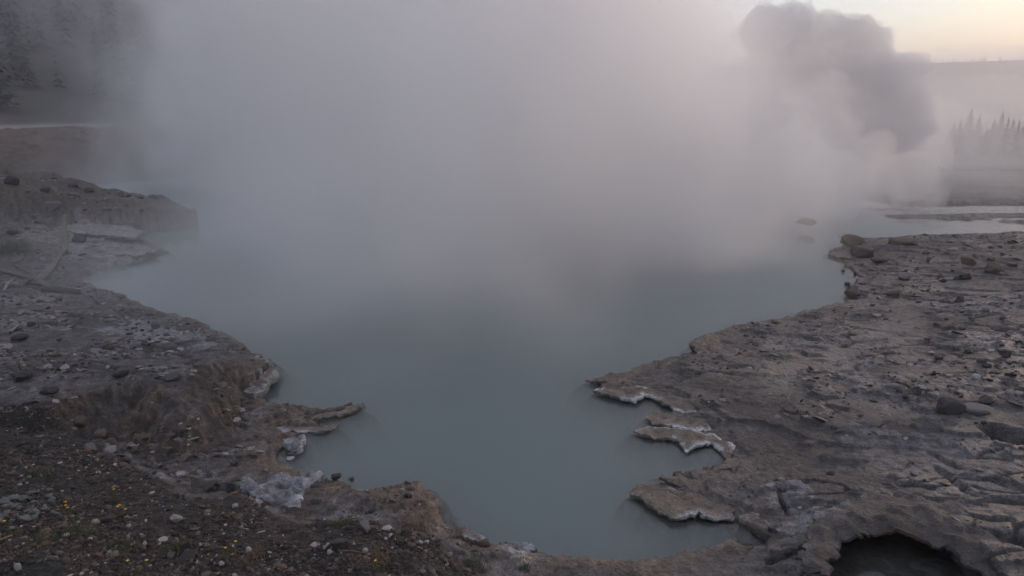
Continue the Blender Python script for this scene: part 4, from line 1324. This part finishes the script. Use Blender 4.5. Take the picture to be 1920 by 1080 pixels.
PL = [(1440, 62, 26, 0.95), (1490, 50, 26, 0.8), (1550, 64, 26, 0.75), (1605, 66, 26, 0.7), (1640, 84, 26, 0.6), (1440, 130, 26.5, 0.95), (1510, 120, 26.5, 0.95), (1600, 125, 26.5, 0.85), (1655, 145, 26.5, 0.8),
      (1712, 130, 26.5, 0.55), (1680, 190, 27, 0.9), (1720, 195, 27, 0.6), (1690, 245, 27, 0.85), (1640, 260, 27, 0.9), (1430, 200, 27, 1.0), (1560, 190, 27, 0.9), (1735, 235, 27, 0.5), (1615, 195, 26.8, 0.75), (1590, 240, 27, 0.8)]
m = volume_material('plume steam', (0.86, 0.84, 0.845), 1.25, 0.05)  # backlit shade of the plume put into a darker steam colour
puff('steam_plume', [(*at(a_, b_, c_), d_) for a_, b_, c_, d_ in PL], m, 0.10, 0.30, 3)
FR = [(1562, 165, 23, 0.55), (1520, 200, 23, 0.8), (1555, 235, 23, 0.75), (1470, 260, 23, 1.0), (1640, 285, 23, 0.6), (1590, 315, 23, 0.9), (1510, 330, 23, 1.1), (1400, 330, 23, 1.0), (1640, 350, 24, 0.9), (1700, 330, 25, 0.9), (1740, 300, 26, 0.8), (1560, 390, 23.5, 0.9), (1480, 390, 23, 1.0), (1720, 370, 26, 1.0)]
m = volume_material('pale steam', (0.97, 0.97, 0.97), 0.30, 0.5)
puff('steam_billow', [(*at(a_, b_, c_), d_) for a_, b_, c_, d_ in FR], m, 0.10, 0.3, 8)
m = volume_material('loose steam', (0.97, 0.97, 0.98), 0.055, 0.4)
puff('steam_curl', [(*at(a_, b_, c_), d_) for a_, b_, c_, d_ in ((250, 300, 27, 1.3), (330, 250, 28, 1.5), (300, 170, 29, 1.3), (235, 130, 29, 0.9), (400, 120, 30, 1.8), (330, 60, 30, 1.3), (150, 210, 29, 0.6), (430, 260, 28, 1.8), (500, 40, 31, 1.5))], m, 0.14, 0.5, 12)
m = volume_material('drifting steam', (0.97, 0.97, 0.98), 0.07, 0.4)
puff('steam_drift', [(*at(a_, b_, c_), d_) for a_, b_, c_, d_ in ((620, 430, 19, 1.0), (760, 400, 19, 1.3), (900, 440, 18, 1.0), (1060, 470, 17, 1.0), (1180, 430, 18, 1.2), (1300, 480, 17, 0.9), (1120, 560, 14.5, 0.7), (980, 560, 15, 0.8), (700, 520, 16, 0.8), (1240, 380, 20, 1.4), (560, 360, 21, 1.2))], m, 0.12, 0.45, 14)
m = volume_material('bank mist', (0.95, 0.95, 0.96), 0.016, 0.45)
bm = bmesh.new()
bmesh.ops.create_uvsphere(bm, u_segments=48, v_segments=24, radius=1.0)
me = bpy.data.meshes.new('mist')
bm.to_mesh(me)
bm.free()
me.materials.append(m)
for k, (lo_, sc2, de) in enumerate((((50, 68, 0), (40, 42, 8), 0.011), ((23, 36, 0), (16, 11, 4.8), 0.026), ((14.5, 31, 0.5), (7, 6, 3.6), 0.07))):
    mm_ = me.copy()
    mm_.materials[0] = volume_material('bank mist', (0.95, 0.95, 0.96), de, 0.4)
    o = tag(link('mist', mm_), kind='stuff')
    o.location, o.scale = lo_, sc2
m = volume_material('wisp', (0.96, 0.96, 0.97), 0.16, 0.3)
for a_, b_, r_ in ((1670, 655, 0.30), (1440, 740, 0.30), (1560, 700, 0.25)):
    p = hits([(a_, b_)])[0]
    puff('steam_wisp', [(p.x + dx * r_, p.y + dy * r_, p.z + dz * r_, r_ * q) for dx, dy, dz, q in ((0, 0, 0.6, 1), (0.7, 0.3, 1.3, 0.8), (-0.8, 0.2, 0.5, 0.7), (0.4, 0.6, 2.0, 0.6), (1.4, 0.4, 0.5, 0.6))], m, 0.07, 0.12, 9)
